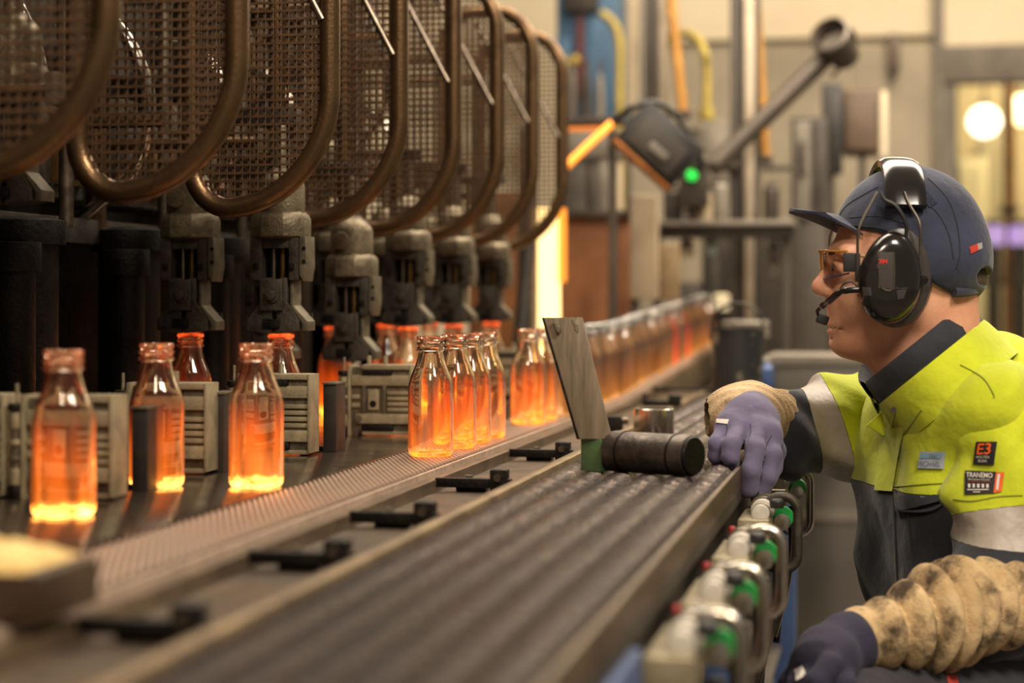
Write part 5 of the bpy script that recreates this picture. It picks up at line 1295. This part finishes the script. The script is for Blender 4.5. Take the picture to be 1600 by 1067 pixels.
band([ring(*x, PI + g_, 3 * PI - g_) for x in ((.90, .076, -.030), (.95, .092, .008), (.98, .099, .014), (1.01, .103, .009), (1.025, .105, -.010), (1.0, .095, -.032))], 'collar_lining', C_navy, jk)
band([ring(.99, .098, -.024, PI + g_, 3 * PI - g_), ring(1.035, .108, -.021, PI + g_, 3 * PI - g_), ring(1.06, .111, -.028, PI + g_, 3 * PI - g_), ring(1.10, .117, -.05, PI + g_, 3 * PI - g_), ring(1.13, .122, -.085, PI + g_, 3 * PI - g_)], 'collar', C_yel, jk)
bpy.context.view_layer.update()
bj = bvh_of(jk); low = [o for o in bpy.data.objects if o.name.startswith('lower_panel')][0]; bl = bvh_of(low); bs = bvh_of(slL)
def joined(*objs):
    vs = []; fs = []
    for o in objs:
        n = len(vs); M = Matrix.Translation(wloc(o)); vs += [M @ v.co for v in o.data.vertices]; fs += [tuple(i + n for i in p.vertices) for p in o.data.polygons]
    return BVHTree.FromPolygons(vs, fs)
colr = [o for o in bpy.data.objects if o.parent == jk and o.name.startswith('collar') and 'lining' not in o.name][0]
ball = joined(jk, low, colr)
C_stitch = cloth('yellow_stitch', '#8f9710', '#848c0d')
# collar tab, placket, pocket flap, seams
tabp = [(1353, 664), (1398, 628), (1416, 650), (1402, 676), (1376, 678)]
tv = [onto(ball, u, v, .010) for u, v in tabp]
if all(x is not None for x in tv):
    dt = (onto(ball, 1385, 690, .0) - EYE).dot(Vector((-ST, CT, 0))) - .014
    MB().prism([P(1354, 664, dt + .004), P(1398, 626, dt), P(1420, 650, dt - .006), P(1404, 672, dt - .006), P(1380, 681, dt)], cw(0, .005, 0)).build('collar_tab', C_yel, jk, .0015)
    MB().cyl(tv[1].lerp(tv[2], .35) - Vector((0, .004, 0)), tv[1].lerp(tv[2], .35) + Vector((0, .004, 0)), .004, n=14).build('snap_button', M_iron, jk)
patch(ball, [(1382, 668), (1416, 664), (1398, 768), (1370, 766)], C_yel, 'placket', jk, .004)
patch(bl, [(1478 - 76, 768), (1480, 764), (1482, 782), (1404, 798)], C_navy, 'pocket_flap', jk, .005)
for pts in ([(1402, 766), (1404, 792), (1424, 798), (1460, 796), (1484, 780)],): seam(bl, pts, .0022, 'flap_edge', mat('navy_edge', '#32343d', None, .8), jk, .003)
for pts in ([(1398, 775), (1400, 830), (1403, 900), (1405, 930)], [(1420, 800), (1424, 850), (1428, 920)]): seam(bl, pts, .0014, 'zip_seam', mat('navy_edge', '#32343d', None, .8), jk, .001)
for pts in ([(1372, 757), (1400, 760), (1440, 757), (1480, 755)], [(1500, 570), (1535, 590), (1552, 615), (1553, 622)], [(1400, 640), (1388, 700), (1384, 755)], [(1440, 640), (1420, 668), (1400, 690), (1385, 692)]): seam(ball, pts, .0011, 'seam', C_stitch, jk, .0004)
seam(bs, [(1490, 780), (1520, 783), (1560, 776), (1598, 774)], .0011, 'seam', C_stitch, slL, .0004)
# name tag, patches with their print
M_tag = mat('pale_name_tag', '#a8aeb4', '#8f9aa8', .4, 0, 30); M_pblk = mat('patch_black', '#1d1a1c', '#262226', .6, 0, 40); M_por = mat('patch_orange', '#e8641c', '#d95a17', .6, 0, 40); M_pw = mat('patch_white', '#d9d2c8', None, .6); M_pgrey = mat('tag_print', '#6b6f7a', None, .6)
bsj = joined(jk, low, slL)
pt_ = patch(bsj, [(1440, 705), (1480, 705), (1476, 733), (1435, 732)], M_tag, 'name_tag', jk, .003)
if pt_:
    patch(bsj, [(1441, 709), (1474, 709), (1472, 716), (1440, 716)], mat('tag_blue', '#7b9fb5', None, .5), 'blue_stripe', jk, .0036)
    lettering(bsj, 'Glas', [(1455, 708), (1467, 708), (1466, 715), (1454, 715)], M_pgrey, 'tag_print', jk, .0042)
    lettering(bsj, 'MICHAEL', [(1438, 720), (1472, 720), (1471, 729), (1437, 729)], M_pgrey, 'tag_print', jk, .0042)
p1 = patch(bs, [(1526, 690), (1559, 691), (1554, 727), (1522, 726)], M_pblk, 'badge', slL, .0022)
lettering(bs, 'E3', [(1530, 693), (1551, 693), (1549, 711), (1528, 711)], M_por, 'badge_print', slL, .003, .02)
lettering(bs, 'MOLTEN', [(1528, 713), (1548, 713), (1547.5, 717), (1527.5, 717)], M_pw, 'badge_print', slL, .003)
lettering(bs, 'IRON', [(1531, 719), (1544, 719), (1543.5, 723), (1530.5, 723)], M_pw, 'badge_print', slL, .003)
p2 = patch(bs, [(1509, 736), (1557, 737), (1553, 771), (1508, 773)], M_pblk, 'badge', slL, .0022)
patch(bs, [(1557, 737), (1570, 738), (1566, 768), (1553, 771)], M_por, 'badge_stripe', slL, .0023)
lettering(bs, 'TRANEMO', [(1512, 739), (1552, 739), (1551.5, 747), (1511.5, 747)], M_pw, 'badge_print', slL, .003, .02)
lettering(bs, 'WORKWEAR', [(1514, 749), (1548, 749), (1547.5, 751.5), (1513.5, 751.5)], M_pw, 'badge_print', slL, .003)
patch(bs, [(1514, 753), (1550, 753), (1550, 754.4), (1514, 754.4)], mat('badge_rust', '#7a3c2a', None, .6), 'badge_line', slL, .003, 3)
for k in range(5):
    x = 1514 + 7 * k; patch(bs, [(x, 757), (x + 4, 757), (x + 3.6, 763), (x + .4, 763)], M_pw, 'badge_symbol', slL, .003, 2)
patch(bs, [(1513, 765.5), (1546, 765), (1546, 766.4), (1513, 767)], M_pw, 'badge_line', slL, .003, 3); patch(bs, [(1522, 769), (1533, 769), (1533, 770.2), (1522, 770.2)], M_pw, 'badge_line', slL, .003, 3)
patch(bs, [(1559.5, 741), (1563.5, 741), (1560.5, 766), (1557, 766)], M_pw, 'badge_mark', slL, .003, 3)
# ---- knitted oversleeves
def f_knitL(p):
    a, b, c = q(1605, 935, 2.42), q(1470, 965, 2.35), q(1300, 1010, 2.28)
    t = axis_t(p, a, c)
    d = smu([cap(p, a, b, .058, .048), cap(p, b, c, .048, .033), cap(p, q(1515, 915, 2.43), b, .036, .042)], .03)
    ph_ = t * 62 + p[:, 2] * 38 + p[:, 1] * 22 + 1.3 * np.sin(t * 8 + p[:, 2] * 25); fold = (1 - 2 * np.abs(np.sin(ph_ * .5)) ** .8) * -.0115 * (.65 + .35 * np.sin(t * 13 + p[:, 1] * 30))
    cuff = np.clip((.92 - t) * 12, 0, 1) * np.clip((t - .02) * 6, 0, 1)
    d = d - fold * cuff + .002 * waves(p, 90, 5, 41)
    return sx_(sx_(d, (t - 1.0) * .25, .006), (-.08 - t) * .25, .004)
xs, ys, zs = grid(.34, .76, 2.18, 2.54, .54, .76, .0031)
V, Fq = surfnet(field(f_knitL, xs, ys, zs), xs, ys, zs); put(V, Fq, 'knit_oversleeve', C_knit, person, label='dirty beige terry oversleeve')
def f_knitR(p):
    c = q(1156, 650, 2.675); d = ell(p, c, (.056, .060, .043)); d = sm(d, cap(p, q(1180, 648, 2.70), q(1232, 668, 2.76), .042, .052), .03)
    r = np.sqrt((((p - np.asarray(q(1165, 690, 2.62), np.float32)) / np.array((1, 1, 1), np.float32)) ** 2).sum(-1))
    return d - .0016 * np.sin(r * 430) + .0018 * waves(p, 110, 5, 44)
xs, ys, zs = grid(.27, .48, 2.58, 2.86, .80, .96, .0034)
V, Fq = surfnet(field(f_knitR, xs, ys, zs), xs, ys, zs); put(V, Fq, 'knit_oversleeve', C_knit2, person, label='beige terry oversleeve')
# ---- gloves
def fing(p, pts, r0, r1):
    n = len(pts) - 1; return smu([cap(p, pts[i], pts[i + 1], r0 + (r1 - r0) * i / n, r0 + (r1 - r0) * (i + 1) / n) for i in range(n)], .005)
def f_glR(p):
    palm = smu([cap(p, q(1140, 668, 2.60), q(1196, 680, 2.60), .021, .024), cap(p, q(1150, 660, 2.62), q(1190, 662, 2.63), .022, .026), cap(p, q(1168, 650, 2.63), q(1180, 640, 2.68), .030, .034)], .018)
    fs_ = [fing(p, [q(1133, 671, 2.595), q(1120, 694, 2.575), q(1118, 710, 2.580), q(1122, 720, 2.590)], .0120, .0102),
           fing(p, [q(1156, 668, 2.590), q(1143, 696, 2.560), q(1141, 713, 2.558), q(1143, 723, 2.566)], .0128, .0110),
           fing(p, [q(1182, 668, 2.592), q(1180, 700, 2.560), q(1174, 735, 2.548), q(1170, 765, 2.556)], .0140, .0122),
           fing(p, [q(1203, 682, 2.598), q(1206, 710, 2.572), q(1200, 742, 2.566), q(1190, 768, 2.572)], .0138, .0120),
           fing(p, [q(1205, 680, 2.62), q(1212, 705, 2.63), q(1208, 730, 2.62), q(1200, 750, 2.60)], .0145, .0115)]
    d = fs_[0]
    for x in fs_[1:]: d = np.minimum(d, x)
    d = sm(palm, d, .007)
    return d + .0008 * waves(p, 160, 5, 51)
xs, ys, zs = grid(.25, .40, 2.53, 2.73, .76, .925, .0024)
V, Fq = surfnet(field(f_glR, xs, ys, zs), xs, ys, zs); gR = put(V, Fq, 'glove', C_glove, person, label='violet grey cloth glove')
bg_ = bvh_of(gR); patch(bg_, [(1121, 655), (1139, 656), (1137, 663), (1120, 661)], M_pw, 'glove_tag', gR, .0018, 4)
seam(bg_, [(1135, 662), (1136, 672), (1134, 682)], .0006, 'seam', C_glove2, gR); seam(bg_, [(1172, 662), (1173, 675), (1168, 690)], .0006, 'seam', C_glove2, gR); seam(bg_, [(1206, 680), (1200, 690), (1196, 702)], .0006, 'seam', C_glove2, gR)
def f_glL(p):
    w0 = q(1330, 1003, 2.29); palm = smu([cap(p, w0, q(1288, 1030, 2.245), .038, .038), cap(p, q(1300, 1030, 2.22), q(1268, 1058, 2.25), .028, .026)], .02)
    d = None
    for k, (u, v, dd) in enumerate(((1292, 1066, 2.19), (1276, 1070, 2.215), (1262, 1072, 2.24), (1250, 1068, 2.265))):
        f = fing(p, [q(u + 6, v - 28, dd), q(u - 14, v, dd - .01), q(u - 22, v + 40, dd), q(u - 14, v + 72, dd + .01)], .0145, .0118)
        d = f if d is None else np.minimum(d, f)
    d = np.minimum(d, fing(p, [q(1310, 1030, 2.23), q(1318, 1070, 2.19), q(1310, 1105, 2.18)], .017, .0125))
    t = axis_t(p, w0, q(1288, 1030, 2.245))
    return sm(palm, d, .008) - .0012 * np.sin(t * 9) * (np.abs(t - .3) < 1.2) + .0008 * waves(p, 160, 5, 53)
xs, ys, zs = grid(.29, .45, 2.14, 2.34, .52, .70, .0028)
V, Fq = surfnet(field(f_glL, xs, ys, zs), xs, ys, zs); gL = put(V, Fq, 'glove', C_glove2, person, label='dark violet cloth glove')
bg2 = bvh_of(gL); tg = patch(bg2, [(1243, 1046), (1256, 1040), (1260, 1056), (1246, 1064)], M_pw, 'glove_tag', gL, .002, 5)
# ---- trousers and boots
def f_tr(p):
    d = smu([cap(p, Hip_L, Kn_L, .100, .082), cap(p, Kn_L, Ft_L, .078, .062), cap(p, Hip_R, Kn_R, .10, .085), cap(p, Kn_R, Ft_R, .075, .062), cap(p, Hip_L, Hip_R, .125)], .03)
    return sx_(d + .005 * waves(p, 32, 5, 61), .012 - p[:, 2], .004)
xs, ys, zs = grid(.24, 1.02, 2.12, 2.94, -.01, .68, .009)
V, Fq = surfnet(field(f_tr, xs, ys, zs), xs, ys, zs); tro = put(V, Fq, 'trousers', C_trou, person)
bt = bvh_of(tro)
seam(bt, [(1395, 1050), (1420, 1042), (1480, 1064)], .0015, 'seam', mat('navy_edge', '#32343d', None, .8), tro)
patch(bt, [(1478, 1056), (1494, 1057), (1496, 1070), (1480, 1070)], M_rtag, 'red_stain', tro, .002, 4)
def f_boot(p):
    d1 = smu([cap(p, Ft_L, (.40, 2.31, .05), .052), cap(p, (.41, 2.31, .045), (.28, 2.24, .040), .046, .040)], .02)
    d2 = smu([cap(p, Ft_R, (.95, 2.80, .06), .05), cap(p, (.93, 2.80, .06), (1.0, 2.80, .04), .046, .04)], .02)
    return sx_(np.minimum(d1, d2), .001 - p[:, 2], .004)
for nm, g3 in (('boot', grid(.22, .48, 2.17, 2.39, -.01, .15, .006)), ('boot', grid(.86, 1.06, 2.72, 2.88, -.01, .15, .006))):
    V, Fq = surfnet(field(f_boot, *g3), *g3); put(V, Fq, nm, M_hosebl, person)
